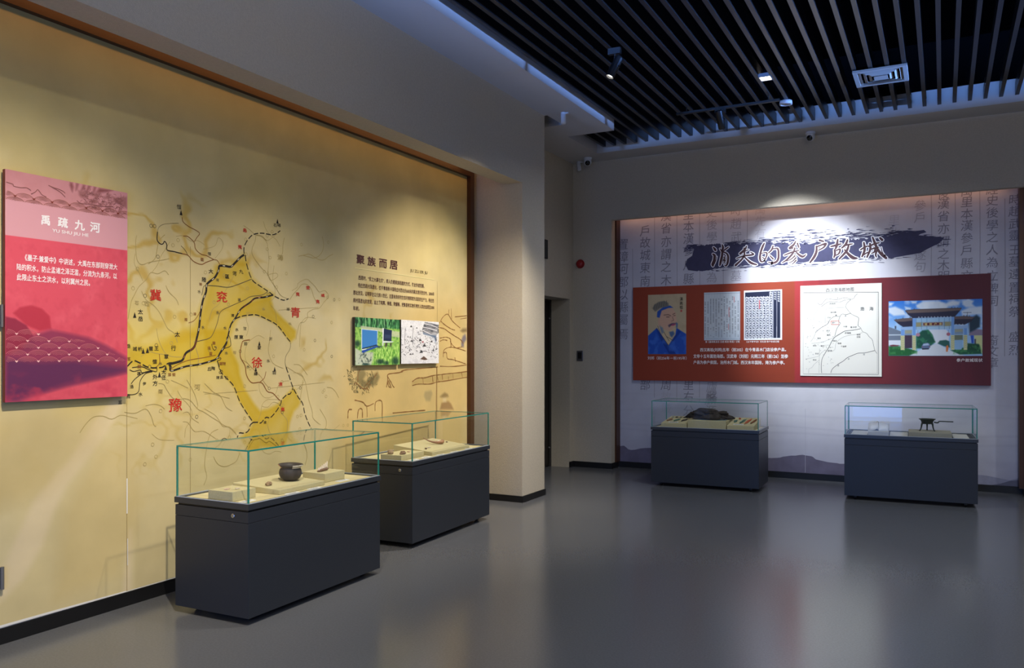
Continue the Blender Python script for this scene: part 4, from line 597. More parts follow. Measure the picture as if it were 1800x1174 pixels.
# landscape painting at the right end, tea-coloured ground
lan = np.clip(.5-CV.sdf([(5.2, 1.45), (6.3, 2.0), (7.2, 2.1), (7.2, .08), (5.0, .08)])/.3, 0, 1)
CV.blend(lan, (208, 176, 108), .65)
for c, pts in HILLFILLS: CV.poly(pts, [v*255 for v in c], .62, .012)
CV.blend(np.clip(.5-(np.hypot((X_-5.6)/.35, (Y_-1.9)/.5)-1)/.5, 0, 1), (170, 156, 112), .35)
CV.mesh('map_print', M_PRINT, LM, LO, WX, -.0035, 1.0, 7.19, .088, 3.335)
mb = MB()
for c, wd, dsh, pts in RIVERS:
    mi = {'k': 0, 'b': 2, 'g': 3, 'f': 4, 't': 5}[c]
    p = smooth_line(pts, 6); th = wd > .018; wd *= .62
    if dsh and th:
        mb.strip(p, wd*.95, WX, -.0024, 0)
        mb.strip(p, wd*.30, WX, -.0019, 6)
        for q in dashes(p, .055, .02): mb.strip(q, wd*.34, WX, -.0015, 0)
    elif dsh:
        for q in dashes(p, .045, .016): mb.strip(q, wd, WX, -.002, mi)
    else: mb.strip(p, wd*.85, WX, -.0016 if c == 't' else -.0022, mi)
# faint tributaries, town circles
def free(y, z): return not (5.22 < y and z > .95)
for k in range(46):
    y = rnd.uniform(3.25, 5.7); z = rnd.uniform(.75, 2.45); a = rnd.uniform(0, 6.28); pts = []
    for j in range(rnd.randint(4, 8)):
        if not free(y, z): break
        pts.append((y, z)); a += rnd.uniform(-.8, .8); y += math.cos(a)*.06; z += math.sin(a)*.06
    if len(pts) > 2: mb.strip(smooth_line(pts, 3), rnd.choice((.003, .0045)), WX, -.0028, 4)
for k in range(85):
    y = rnd.uniform(3.25, 5.6); z = rnd.uniform(.8, 2.4)
    if free(y, z): mb.disc(y, z, .011, WX, -.0026, 4 if k % 4 else 3, 10, .003)
mb.build('river_lines', [M_INK, M_RINK, M_BINK, M_GINK, M_FINK, M_TINK, M_PINK_INK], LM, origin=LO)
mb = MB()
for t_, c, y, z, h, wd in MAPLABELS:
    mi = {'k': 0, 'r': 1, 'b': 2, 'g': 3, 'f': 4}[c]
    big = h > .09
    mb.text(t_, y, z, wd*1.08, h*1.10, WX, -.0012, mi, .013 if big else .010, True)
for y, z in PEAKS: mb.add([WX(y-.011, z-.016, -.0012), WX(y+.011, z-.016, -.0012), WX(y, z+.018, -.0012)], [(0, 1, 2)], 0)
mb.build('map_lettering', [M_INK, M_RINK, M_BINK, M_GINK, M_FINK], LM, origin=LO)
mb = MB()
for pts in SCENERY:
    mb.strip(smooth_line(pts, 5), [.010*(.5+.7*rnd.random()) for _ in range(len(smooth_line(pts, 5)))], WX, -.0022, 0)
for k in range(150):       # brushed tufts of the painted pines
    y, z = rnd.choice(((5.36, 1.27), (5.40, 1.23), (5.33, 1.33), (5.50, 1.22), (5.56, 1.26), (5.60, 1.30))); y += rnd.gauss(0, .035); z += rnd.gauss(0, .03); a = rnd.uniform(0, 6.28)
    mb.strip([(y, z), (y+.012*math.cos(a), z+.012*math.sin(a)), (y+.022*math.cos(a+.5), z+.022*math.sin(a+.5))], .004, WX, -.0021, 1)
mb.build('landscape_lines', [mat('tea_ink', rgb(140, 98, 50), .8), mat('pine_ink', rgb(112, 104, 66), .8)], LM, origin=LO)
mb = MB()
for t_, y, z, h, wd in JUZU: mb.text(t_, y, z, wd*1.02, h*1.2, WX, -.0012, 0, .026, True)
part(mb.build('title_lettering', M_MAROON, LM, origin=LO), 'large maroon title lettering')
a, b = JUZUEN; mb = MB(); mb.textbox('JU ZU ER JU', (a[0], a[1]), (b[0], b[1]-.008), WX, -.0012, 0, .008)
part(mb.build('subtitle_lettering', mat('olive_ink', rgb(104, 88, 48), .8), LM, origin=LO), 'olive latin lettering')
for t_, a, b in JUZUPAR:
    zc = (a[1]+b[1])/2; mb = MB(); mb.textbox(t_, (a[0], zc+.019), (b[0], zc-.019), WX, -.0012, 0, .007)
    mb.build('paragraph_line', M_MAROON, LM, origin=LO)
mb = MB(); (a, b) = JUZURULE; mb.strip([a, b], .007, WX, -.0016); part(mb.build('title_rule', mat('rule_ink', rgb(214, 202, 144), .8), LM, origin=LO), 'pale rule under the title')
mb = MB()
for y in (3.245, 3.71, 6.632):
    mb.strip([(y, .09), (y, 2.2)], .0025, WX, -.0017, 0)
mb.strip([(1.2, .093), (2.2, .094), (2.75, .092), (3.24, .087)], [.018, .014, .012, .008], WX, -.0014, 1); mb.strip([(3.25, .086), (3.5, .085)], .004, WX, -.0014, 1); mb.strip([(3.246, .55), (3.246, .76)], .007, WX, -.0014, 1); mb.strip([(3.25, .24), (3.25, .40)], .005, WX, -.0014, 1)
mb.build('panel_seam', [mat('seam_shadow', rgb(150, 128, 80), .8), mat('torn_paper', rgb(235, 232, 222), .8)], LM, origin=LO)

# ---------------------------------------------------------------- pink panel
PP = thing('text_poster', 'tall pink and red text panel standing off the yellow mural', 'panel', (-4.31, 2.863, 1.255))
PO = (-4.31, 2.863, 1.255); WP = wall_x(-4.27)
PY0, PY1, PZ0, PZ1 = 2.506, 3.219, 1.253, 2.456
mb = MB(); mb.box(-4.295, -4.2735, PY0, PY1, PZ0, PZ1); mb.build('board', mat('panel_edge', rgb(112, 30, 36), .5), PP, origin=PO)
for y, z in ((2.56, 1.30), (3.13, 1.30), (2.56, 2.38), (3.13, 2.38)):
    mb = MB(); mb.box(-4.31, -4.295, y, y+.03, z, z+.03); mb.build('standoff', M_STEEL, PP, origin=PO)
CV = Canvas(180, 300, PY0, PY1, PZ1, PZ0, (216, 84, 100))
CV.blend(np.clip((CV.fbm(10, 16, 3, 4)-.5)*3, 0, 1), (230, 102, 116), .6)
CV.blend(np.clip((.5-CV.fbm(22, 30, 4, 3))*3, 0, 1), (196, 68, 84), .4)
for c, pts in PINKHILL:
    if c == 1: CV.poly(pts, (176, 48, 66), .75, .006)
for c, pts in PINKHILL:
    if c == 2: CV.poly(pts, (136, 42, 66), .85, .005)
    if c == 3: CV.poly(pts, (134, 54, 84), .85, .012)
    if c == 4: CV.poly(pts, (92, 46, 84), .85, .02)
CV.blend(np.clip((CV.fbm(8, 20, 6, 4)-.55)*5, 0, 1)*np.clip((1.42-CV.Y)*9, 0, 1), (196, 62, 84), .6)
bt, bb_ = 2.3005, 2.1145
CV.blend((CV.Y > bb_)*1.0, (214, 156, 164), 1)
CV.blend((CV.Y > bt)*1.0, (204, 142, 146), 1)
sm = np.clip((CV.fbm(6, 9, 8, 4)-.5)*3, 0, 1)*(CV.Y > bt)
CV.blend(sm, (186, 120, 122), .5)
for c, pts in PINKART:
    if c >= 2: CV.poly(pts, (120, 62, 62) if c == 2 else (128, 76, 74), .75 if c == 2 else .55, .008)
CV.blend(np.clip((CV.fbm(30, 40, 12, 3)-.5)*6, 0, 1)*np.clip((CV.X-2.93)*6, 0, 1)*(CV.Y > bt+.02)*np.clip((2.43-CV.Y)*12, 0, 1), (136, 82, 80), .5)
CV.mesh('art_print', print_mat('panel_print', .5), PP, PO, WP, -.003, PY0, PY1, PZ0, PZ1)
mb = MB()
def waves(y0, y1, rows, r, zfirst, rowstep, mi, mi2, clip=None, wd=.0016):
    for j in range(rows):
        zc = zfirst-j*rowstep; off = r if j % 2 else 0
        k = -1
        while y0+off+(2*k-1)*r < y1:
            yc = y0+off+2*k*r; k += 1
            for q in range(5):
                rr = r*(1-.17*q)
                pts = [(yc+rr*math.cos(a), zc+rr*.55*math.sin(a)) for a in [PI*(.12+.76*i/12) for i in range(13)]]
                pts = [p for p in pts if y0+.002 < p[0] < y1-.002 and (clip is None or clip(*p))]
                if len(pts) > 2: mb.strip(pts, wd*(1.5 if q == 0 else 1), WP, -.002, mi)
            p = (yc+r, zc+r*.13)
            if y0+.012 < p[0] < y1-.012 and (clip is None or clip(*p)): mb.poly([(p[0]-.010, p[1]+.004), (p[0], p[1]-.006), (p[0]+.010, p[1]+.004)], WP, -.0015, mi2)
hill = [p for c, pts in PINKHILL if c == 3 for p in pts[:5]]
def topz(y):
    prof = [(2.50, 1.69), (2.62, 1.665), (2.70, 1.59), (2.80, 1.60), (2.95, 1.575), (3.08, 1.53), (3.22, 1.46)]
    for (a, b), (c, d_) in zip(prof, prof[1:]):
        if a <= y <= c: return b+(d_-b)*(y-a)/(c-a)
    return 1.45
waves(PY0, PY1, 5, .058, 1.60, .036, 0, 1, lambda y, z: z < topz(y) and z > 1.44)
waves(PY0, PY1, 2, .050, 2.318, .026, 2, 3, lambda y, z: bt < z < 2.41)
for c, pts in PINKART:
    if c == 1: mb.strip(smooth_line(pts, 4), .004, WP, -.0018, 4)
for k in range(130):
    y = rnd.uniform(2.93, 3.20); z = rnd.uniform(2.325, 2.43); a = rnd.uniform(0, 6.28)
    mb.strip([(y, z), (y+.010*math.cos(a), z+.010*math.sin(a)), (y+.02*math.cos(a+.7), z+.016*math.sin(a+.7))], .0018, WP, -.0018, 4)
mb.build('wave_pattern', [mat('rose_line', rgb(206, 112, 120), .6), mat('rose_tip', rgb(244, 190, 186), .6), mat('brown_line', rgb(150, 92, 76), .6), mat('brown_tip', rgb(122, 44, 30), .6), mat('sketch_line', rgb(134, 80, 78), .6)], PP, origin=PO)
mb = MB()
M_WINK = mat('white_ink', rgb(246, 240, 240), .6)
for t_, y, z, h, wd in YUSHU: mb.text(t_, y, z, wd*1.12, h*1.16, WP, -.0015, 0, .030, True)
part(mb.build('title_lettering', M_WINK, PP, origin=PO), 'large white title lettering')
a, b = YUSHUEN; zc = (a[1]+b[1])/2; mb = MB(); mb.textbox('YU SHU JIU HE', (a[0], zc+.0115), (b[0], zc-.0115), WP, -.0015, 0, .012)
mb.build('subtitle_lettering', M_WINK, PP, origin=PO)
for t_, a, b in YUPAR:
    zc = (a[1]+b[1])/2; mb = MB(); mb.textbox(t_, (a[0], zc+.0175), (b[0], zc-.0175), WP, -.0015, 0, .014); mb.build('paragraph_line', M_WINK, PP, origin=PO)

# ---------------------------------------------------------------- two mounted photographs
def photo_board(name, label, y0, y1, z0, z1, cv, lab):
    o = (-4.31, (y0+y1)/2, z0)
    t = thing(name, label, 'picture', o, 0, 'picture boards under the maroon paragraph')
    mb = MB(); mb.box(-4.31, -4.283, y0, y1, z0, z1); mb.build('board', mat('photo_board_edge', rgb(60, 54, 46), .6), t, origin=o)
    cv.mesh('photo_print', print_mat('photo_print', .45), t, o, wall_x(-4.28), -.002, y0, y1, z0, z1, lab)
CV = Canvas(176, 188, 78, 962, 82, 1028, (132, 186, 84))
gr = CV.fbm(30, 26, 21, 3); CV.blend(np.clip((gr-.45)*5, 0, 1), (176, 220, 110), .7)
CV.blend(np.clip((.42-gr)*6, 0, 1), (58, 120, 50), .7)
tree = CV.fbm(40, 10, 22, 3); tm = np.clip((285-CV.Y)/20, 0, 1)
CV.blend(tm, (46, 110, 62), 1); CV.blend(tm*np.clip((tree-.5)*6, 0, 1), (120, 190, 120), .9); CV.blend(tm*np.clip((.42-tree)*7, 0, 1), (18, 52, 34), .9)
CV.poly([(180, 245), (520, 275), (960, 340), (960, 460), (800, 440), (500, 330), (180, 300)], (206, 208, 178), .8, 8)
for x in (270, 515, 640): CV.line([(x, 90), (x+4, 300)], 8, (176, 190, 170), .7)
CV.poly([(78, 690), (200, 760), (420, 770), (440, 900), (380, 1028), (78, 1028)], (206, 208, 200), .85, 14)
CV.blend(np.clip(.5-CV.sdf([(78, 760), (420, 790), (430, 900), (300, 1000), (78, 1020)])/20, 0, 1)*np.clip((CV.fbm(26, 22, 24, 3)-.55)*8, 0, 1), (70, 86, 80), .8)
CV.poly([(192, 305), (508, 322), (500, 620), (192, 705)], (232, 238, 244)); CV.poly([(206, 318), (500, 335), (495, 618), (206, 695)], (66, 136, 206))
CV.poly([(195, 740), (505, 630), (520, 660), (215, 785)], (38, 78, 170)); CV.poly([(206, 690), (490, 612), (500, 632), (206, 712)], (22, 40, 90)); CV.poly([(200, 712), (300, 695), (280, 715), (200, 735)], (230, 236, 246))
CV.poly([(605, 270), (632, 275), (622, 640), (600, 640)], (232, 236, 240)); CV.poly([(632, 280), (795, 310), (785, 540), (622, 530)], (32, 46, 82)); CV.poly([(650, 400), (770, 410), (765, 480), (650, 480)], (60, 76, 110), .7, 10)
CV.poly([(600, 540), (835, 540), (800, 562), (610, 575)], (226, 232, 240)); CV.poly([(660, 575), (700, 575), (690, 690), (650, 690)], (70, 64, 54)); CV.poly([(760, 570), (790, 570), (785, 680), (755, 680)], (80, 76, 66)); CV.poly([(510, 640), (600, 640), (590, 690), (500, 690)], (36, 52, 70), .8, 8)
fg = np.clip(.5-CV.sdf([(440, 720), (600, 660), (960, 640), (960, 1028), (400, 1028)])/60, 0, 1)
g2 = CV.fbm(60, 18, 25, 3); CV.blend(fg, (140, 200, 84), .8); CV.blend(fg*np.clip((g2-.5)*6, 0, 1), (206, 240, 140), .8); CV.blend(fg*np.clip((.42-g2)*6, 0, 1), (60, 130, 40), .8)
for cx, cy, rx, ry in ((560, 960, 80, 50), (870, 950, 70, 80), (280, 1010, 60, 25), (120, 600, 50, 60), (690, 990, 40, 40)): CV.ell(cx, cy, rx, ry, (14, 48, 44), .8, .5)
photo_board('grass_photograph', 'square green photograph of a blue board standing in grass', 5.350, 5.975, 1.410, 1.8085, CV, 'green photo of two signboards in grass')
CV = Canvas(170, 194, 978, 1735, 140, 1022, (236, 236, 240))
sc = CV.fbm(40, 44, 31, 2); CV.blend(np.clip((.035-np.abs(sc-.5))*28, 0, 1), (150, 150, 156), .7)
CV.blend(np.clip((CV.fbm(9, 10, 32, 3)-.55)*4, 0, 1), (206, 206, 212), .7)
CV.poly([(1440, 155), (1735, 200), (1735, 370), (1680, 420), (1560, 415), (1400, 370), (1385, 330)], (160, 160, 164))
st = np.clip(.5-CV.sdf([(1440, 155), (1735, 200), (1735, 370), (1680, 420), (1560, 415), (1400, 370), (1385, 330)])/4, 0, 1)*np.clip((CV.fbm(14, 60, 33, 2)-.47)*9, 0, 1)
CV.blend(st, (84, 86, 94), .9)
for p in ([(1430, 195), (1560, 215), (1700, 255)], [(1400, 265), (1520, 285), (1690, 330)], [(1385, 330), (1560, 405), (1690, 400)]): CV.line(p, 16, (232, 232, 236)); CV.line([(a, b+14) for a, b in p], 8, (52, 54, 62))
CV.poly([(1400, 372), (1560, 420), (1680, 430), (1675, 600), (1590, 520), (1480, 450), (1410, 420)], (214, 218, 226)); CV.poly([(1400, 375), (1570, 425), (1680, 432), (1675, 590), (1640, 480), (1540, 440), (1410, 410)], (70, 92, 124), .8, 10)
r2 = random.Random(3)
for k in range(150):
    x, y = r2.uniform(985, 1725), r2.gauss(620, 130)
    if y < 470 and x > 1380 or y < 260: continue
    a = r2.uniform(0, 6.28); L = r2.uniform(10, 34); CV.line([(x, y), (x+L*math.cos(a), y+L*math.sin(a))], r2.choice((6, 8, 12)), (40, 40, 46), r2.uniform(.4, .95))
for x in (1210, 1060, 990): CV.line([(x, 300), (x-15, 480), (x-10, 640)], 9, (120, 120, 126), .8)
for x, y, s in ((1170, 265, 26), (1280, 290, 18), (1580, 560, 28), (1370, 780, 40), (1620, 740, 26), (1680, 720, 22), (1160, 830, 22), (1200, 825, 20), (1430, 650, 40), (1350, 540, 34), (1180, 560, 26)):
    CV.poly([(x-s, y+s*.6), (x, y-s), (x+s*.9, y+s*.5)], (26, 26, 30), .85)
CV.ell(1440, 820, 45, 60, (238, 238, 242)); CV.line([(1395, 770), (1485, 770)], 10, (60, 60, 66)); CV.poly([(1345, 930), (1420, 870), (1500, 940), (1440, 955)], (100, 78, 66)); CV.ell(1400, 575, 22, 16, (150, 60, 70), .8)
photo_board('village_drawing', 'square black and white village drawing right of the green photograph', 5.996, 6.612, 1.4165, 1.811, CV, 'black and white drawing of a thatched hut and villagers')

# ================================================================ FAR MURAL
WY = wall_y(10.34)
FMO = (-1.54, 10.34, .075)
FM = thing('wall_mural', 'pale lavender calligraphy mural in the recess of the far wall', 'mural', FMO)
mb = MB(); mb.box(RX0+.024, RX1-.052, 10.345, 10.36, .075, 3.44); mb.build('board', mat('mural_board', rgb(230, 226, 214), .8), FM, origin=FMO)
U0, U1 = RX0+.024, RX1-.052
CV = Canvas(340, 260, U0, U1, 3.44, .075, (198, 198, 212))
CV.blend(np.clip((CV.fbm(5, 9, 41, 4)-.45)*2.5, 0, 1), (214, 212, 222), .6)
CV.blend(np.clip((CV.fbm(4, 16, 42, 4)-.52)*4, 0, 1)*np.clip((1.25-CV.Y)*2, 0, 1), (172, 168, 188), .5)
CV.blend(np.clip(.5-(np.hypot((CV.X+1.35)/1.0, (CV.Y-1.9)/1.6)-1)/.6, 0, 1), (224, 224, 230), .7)  # paler oval: the lamp's pool of light painted into the paper colour
for zz, al in ((.78, .12), (.60, .15), (.95, .08), (.52, .15)):
    CV.blend(np.exp(-((CV.Y-zz-.03*np.sin(CV.X*2+zz*9))/.012)**2), (150, 148, 170), al)
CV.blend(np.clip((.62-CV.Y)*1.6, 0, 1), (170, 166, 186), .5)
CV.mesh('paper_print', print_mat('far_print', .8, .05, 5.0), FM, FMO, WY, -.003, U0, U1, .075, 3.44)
mb = MB(); MI = {1: 0, 2: 1, 3: 2}
for c, pts in MOUNT:
    pts = [(min(max(u, U0), U1), max(v, .075)) for u, v in pts]
    if c == 1:
        top = smooth_line(pts[:17], 4); top = [(u, v+(rnd.uniform(-.004, .004))) for u, v in top]; pts = top+pts[17:]
    mb.poly(pts, WY, -.0022 if c != 3 else -.0018, MI[c])
mb.build('mountain_print', [mat('mountain_grey', rgb(112, 106, 128), .8, noise=.15, nscale=6), mat('mountain_mist', rgb(150, 150, 172), .8, noise=.1, nscale=12), mat('mountain_slate', rgb(104, 104, 124), .8, noise=.1, nscale=12)], FM, origin=FMO)
mb = MB()
for u, z0, z1 in RULES: mb.strip([(u, z0), (u+.004, (z0+z1)/2), (u-.002, z1)], .0075, WY, -.002, 1)
for u in SEAMS: mb.strip([(u, .08), (u, .85)], .004, WY, -.002, 0)
for t_, u, z, a in COLUMNS: mb.text(t_, u, z, .122+.0072*(.5-u), .126+.0074*(.5-u), WY, -.0018, a, 0, True, .08)
mb.build('calligraphy_columns', [mat('ghost_ink', rgb(190, 188, 200), .8), mat('thin_ink', rgb(162, 160, 174), .8), mat('column_ink', rgb(132, 130, 146), .8)], FM, origin=FMO)
# dry brush banner
def at(poly, u):
    for a, b in zip(poly, poly[1:]):
        if a[0] <= u <= b[0]: return a[1]+(b[1]-a[1])*(u-a[0])/(b[0]-a[0])
    return poly[0][1] if u < poly[0][0] else poly[-1][1]
mb = MB()
us = [-2.79+i*(2.3/150) for i in range(151)]
T = [(u, at(BANTOP, u)+rnd.uniform(-.012, .012)) for u in us]; B = [(u, at(BANBOT, u)+rnd.uniform(-.006, .006)) for u in us]
left = [BANLEFT[0], BANLEFT[1], BANLEFT[2], BANLEFT[3], BANLEFT[4], BANBOT[1]]
right = BANBOT[-3:]+[BANRIGHT[-2], BANRIGHT[-3], BANRIGHT[-4], BANRIGHT[3], BANRIGHT[2], BANRIGHT[1], BANRIGHT[0]]
right = [p for p in right if p[0] > us[-1]]
body = [p for p in left if p[0] < us[0]]+B+right+T[::-1]
mb.poly(body, WY, -.0012, 0)
for k in range(520):     # dry bristle streaks along the upper edge and the tips
    f = rnd.random()
    if f < .62:
        u = rnd.uniform(-2.45, -.35); v = at(BANTOP, u)+abs(rnd.gauss(0, .5))*(at([BANSTREAKL[0]]+BANSTREAKL[1:]+BANSTREAK, u)-at(BANTOP, u))*1.3; L = rnd.uniform(.02, .11)
    elif f < .74: u = rnd.uniform(-2.98, -2.72); v = rnd.uniform(2.80, 2.91); L = rnd.uniform(.03, .1)
    elif f < .88: u = rnd.uniform(-.45, .0); v = rnd.uniform(2.70, 2.90); L = rnd.uniform(.03, .11); 
    else: u = rnd.uniform(-2.7, -.4); v = at(BANBOT, u)-abs(rnd.gauss(0, .018)); L = rnd.uniform(.02, .1)
    if f >= .74 and f < .88 and v > 2.86+.25*(-.2-u): continue
    sl_ = .02+rnd.uniform(-.05, .05); wd = rnd.uniform(.003, .014)
    mb.strip([(u, v), (u+L*.3, v+L*.3*sl_+.001), (u+L, v+L*sl_)], [wd*.5, wd, wd*.2], WY, -.0010, 0)
for u0, u1, dz in ((-1.9, -.9, -.035), (-1.5, -.6, -.05), (-2.3, -1.7, -.02)):
    p = [(u0+(u1-u0)*i/20, at(BANBOT, u0+(u1-u0)*i/20)+dz+rnd.uniform(-.004, .004)) for i in range(21)]
    for q in dashes(p, .16, .05): mb.strip(q, .004, WY, -.001, 0)
part(mb.build('brush_banner', mat('indigo_ink', rgb(58, 58, 92), .7, noise=.12, nscale=14), FM, origin=FMO), 'indigo dry-brush banner')
mb = MB()
def brush(pts, extra, n, mi):
    p = smooth_line(pts, 7); ws = [q[2]*1.32+extra for q in p]; p2 = [(q[0], q[1]) for q in p]
    mb.strip(p2, ws, WY, n, mi)
    for q, w_ in ((p2[0], ws[0]), (p2[-1], ws[-1])): mb.disc(q[0], q[1], w_/2, WY, n, mi, 12)
    for q, w_ in zip(p2[3:-3:3], ws[3:-3:3]): mb.disc(q[0], q[1], w_/2, WY, n, mi, 12)
for st in TITLE: brush(st, .019, -.0006, 1)
for st in TITLE: brush(st, .001, .0001, 0)
part(mb.build('brush_title', [mat('title_maroon', rgb(68, 36, 44), .6), mat('title_outline', rgb(240, 240, 250), .6)], FM, origin=FMO), 'maroon brush lettering with white outline')

# ---------------------------------------------------------------- long red panel
WP2 = wall_y(10.305)
RX_0, RX_1, RZ0, RZ1 = -3.628, .460, 1.160, 2.384
RO = (-1.584, 10.34, RZ0)
RP = thing('wall_display', 'long rust and dark red picture panel on the pale mural', 'panel', RO)
mb = MB(); mb.box(RX_0, RX_1, 10.309, 10.336, RZ0, RZ1); mb.build('board', mat('red_panel_edge', rgb(110, 40, 30), .5), RP, origin=RO)
CV = Canvas(210, 60, RX_0, RX_1, RZ1, RZ0, (152, 64, 42))
gx = np.clip((CV.X-REDJOIN)/(RX_1-REDJOIN), 0, 1)
CV.blend((CV.X > REDJOIN)*1.0, (170, 56, 58), 1)
CV.blend(np.clip(gx*1.5, 0, 1)*(CV.X > REDJOIN), (86, 36, 46), .95)
CV.blend(np.clip((CV.fbm(60, 2, 51, 2)-.5)*3, 0, 1)*(CV.X > REDJOIN), (120, 40, 52), .25)
CV.mesh('panel_print', print_mat('panel_print', .5), RP, RO, WP2, -.003, RX_0, RX_1, RZ0, RZ1)
def picture(name, cv, box, lab, n=.0005, frame=0):
    (u0, v1), (u1, v0) = box
    if frame:
        mb = MB(); mb.add([WP2(u, v, n-.0008) for u, v in ((u0-frame, v0-frame), (u1+frame, v0-frame), (u1+frame, v1+frame), (u0-frame, v1+frame))], [(0, 1, 2, 3)])
        mb.build('picture_border', mat('white_ink', rgb(246, 240, 240), .6), RP, origin=RO)
    return cv.mesh(name, print_mat('photo_print', .45), RP, RO, WP2, n, u0, u1, v0, v1, lab)
# generic robed portrait
CV = Canvas(120, 180, 58, 490, 118, 787, (196, 178, 146))
CV.blend(np.clip((CV.fbm(5, 8, 61, 4)-.5)*3, 0, 1), (178, 158, 128), .6)
BLU = (34, 84, 186)
CV.poly([(58, 580), (150, 500), (200, 480), (390, 500), (490, 565), (490, 787), (58, 787)], BLU, 1, 4)
CV.poly([(150, 500), (190, 470), (300, 690), (380, 787), (300, 787), (200, 620)], (24, 62, 150), 1, 5); CV.poly([(400, 510), (430, 540), (300, 700), (260, 680), (380, 560)], (24, 62, 150), 1, 5)
CV.blend(np.clip(.5-CV.sdf([(58, 580), (200, 480), (490, 565), (490, 787), (58, 787)])/10, 0, 1)*np.clip((CV.fbm(8, 9, 62, 3)-.5)*5, 0, 1), (70, 120, 216), .6)
CV.poly([(180, 450), (160, 490), (220, 580), (290, 690), (370, 570), (380, 500), (340, 480)], (206, 186, 150), 1, 4)
for p in ([(170, 470), (200, 560), (290, 685)], [(240, 540), (275, 600), (300, 640)], [(345, 640), (320, 620), (270, 590)]): CV.line(p, 5, (60, 50, 46), .8)
CV.ell(195, 430, 24, 50, (206, 168, 146), 1, .15)
CV.poly([(175, 330), (215, 280), (330, 265), (372, 330), (385, 420), (350, 500), (300, 530), (230, 500), (195, 430)], (212, 172, 148), 1, 5)
CV.poly([(160, 370), (165, 310), (230, 260), (310, 245), (345, 270), (290, 272), (215, 300), (190, 380)], (44, 86, 176), 1, 4)
CV.poly([(110, 270), (130, 230), (180, 200), (245, 190), (290, 215), (295, 250), (200, 270), (140, 310)], (120, 116, 108), .95, 6)
for k in range(6): CV.line([(125+28*k, 285-9*k), (140+26*k, 225-7*k)], 6, (86, 84, 80), .8)
for p, w_ in (([(240, 350), (290, 345), (318, 360)], 8), ([(340, 345), (365, 332)], 8), ([(270, 372), (300, 372)], 9), ([(348, 360), (368, 356)], 8), ([(335, 370), (350, 410), (325, 420)], 5)): CV.line(p, w_, (92, 66, 60), .8)
CV.poly([(300, 455), (350, 445), (380, 455), (350, 470), (310, 470)], (178, 70, 110), .9, 4)
CV.poly([(285, 465), (330, 440), (380, 440), (385, 450), (335, 452), (300, 490)], (60, 60, 92), .7, 5)
CV.poly([(300, 540), (345, 530), (360, 560), (330, 600), (310, 580)], (50, 90, 150), .8, 8); CV.poly([(190, 470), (225, 490), (240, 540), (215, 560)], (60, 100, 160), .6, 10); CV.poly([(378, 430), (398, 450), (392, 500), (376, 490)], (50, 90, 160), .7, 5)
port_o = picture('portrait_print', CV, PORT, 'portrait of a bearded man in a blue robe')
# two old book pages
CV = Canvas(110, 130, 692, 1100, 92, 628, (206, 214, 222))
for x in range(700, 1100, 32): CV.line([(x+16, 105), (x+16, 612)], 1.5, (170, 182, 196), .6)
r2 = random.Random(5)
for i, x in enumerate(range(706, 1090, 31)):
    y = r2.choice((150, 170, 200))
    while y < 605:
        if r2.random() > .14: CV.poly([(x-5, y-5), (x+5, y-5), (x+5, y+4), (x-5, y+4)], (92, 98, 112), r2.uniform(.5, .95))
        y += 15 if r2.random() > .06 else 60
for y in (108, 612): CV.line([(692, y), (1100, y)], 4, (120, 140, 170), .9)
CV.line([(1090, 92), (1090, 628)], 4, (150, 160, 176), .6)
for x, a, b in ((975, 265, 370), (970, 450, 510), (1033, 150, 210)): CV.line([(x, a), (x, b)], 5, (206, 70, 70), .9)
CV.blend(np.clip((CV.Y-500)/80, 0, 1), (190, 206, 222), .4)
picture('book_page_print', CV, PAGE1, 'pale book page with columns of small characters')
CV = Canvas(130, 150, 1142, 1573, 70, 625, (240, 242, 246))
CV.poly([(1155, 92), (1553, 84), (1553, 604), (1155, 606)], (36, 42, 66))
r2 = random.Random(6)
for x in range(1178, 1470, 39):
    y = 150 if x < 1440 else 100
    while y < 600:
        CV.line([(x-17, y), (x+17, y)], 7, (238, 240, 246), 1); CV.line([(x-r2.uniform(-6, 10), y-9), (x+r2.uniform(-8, 8), y+9)], 6, (238, 240, 246), 1)
        CV.ell(x-14, y+13, 6, 6, (238, 240, 246), .9); CV.ell(x+14, y+13, 6, 6, (238, 240, 246), .9); y += 27.5
for x in (1495, 1535):
    CV.line([(x-20, 90), (x-20, 604)], 4, (236, 238, 244), 1)
    y = 100
    while y < (190 if x == 1495 else 215): CV.line([(x-9, y), (x+9, y+3)], 6, (236, 238, 244)); CV.line([(x, y-6), (x+3, y+9)], 6, (236, 238, 244)); y += 24
CV.line([(1513, 480), (1511, 600)], 4, (210, 214, 226), .8)
CV.line([(1320, 185), (1320, 275)], 9, (214, 76, 76), .9)
picture('rubbing_print', CV, PAGE2, 'black book rubbing with white characters', frame=.0)
# white map sheet
(u0, v1), (u1, v0) = MAPB
mb = MB(); mb.box(u0, u1, 10.299, 10.305, v0, v1); ms = part(mb.build('map_sheet', mat('map_paper', rgb(238, 236, 226), .7), RP, origin=RO), 'white map sheet')
mb = MB(); WM = wall_y(10.299)
for wd, pts in MAPLINES: mb.strip(pts if len(pts) < 4 or wd == 1 and len(pts) == 5 else smooth_line(pts, 4), {1: .0022, 2: .0034, 3: .0050}[wd], WM, .0006, 0 if wd > 1 else 1)
for t_, u, v, s in MAPTXT:
    e = s/6.5235*9.55/1437; 
    if len(t_) == 1: mb.text(t_, u, v, e*1.15, e*1.15, WM, .0008, 0, .01, True)
    else: mb.text(t_, u, v, e*1.3, e*1.25, WM, .0008, 0, .0, True)
a, b = MAPTITLE; mb.textbox('西汉渤海郡地图', a, b, WM, .0008, 0, .005)
mb.strip(MAPRED, .005, WM, .001, 2)
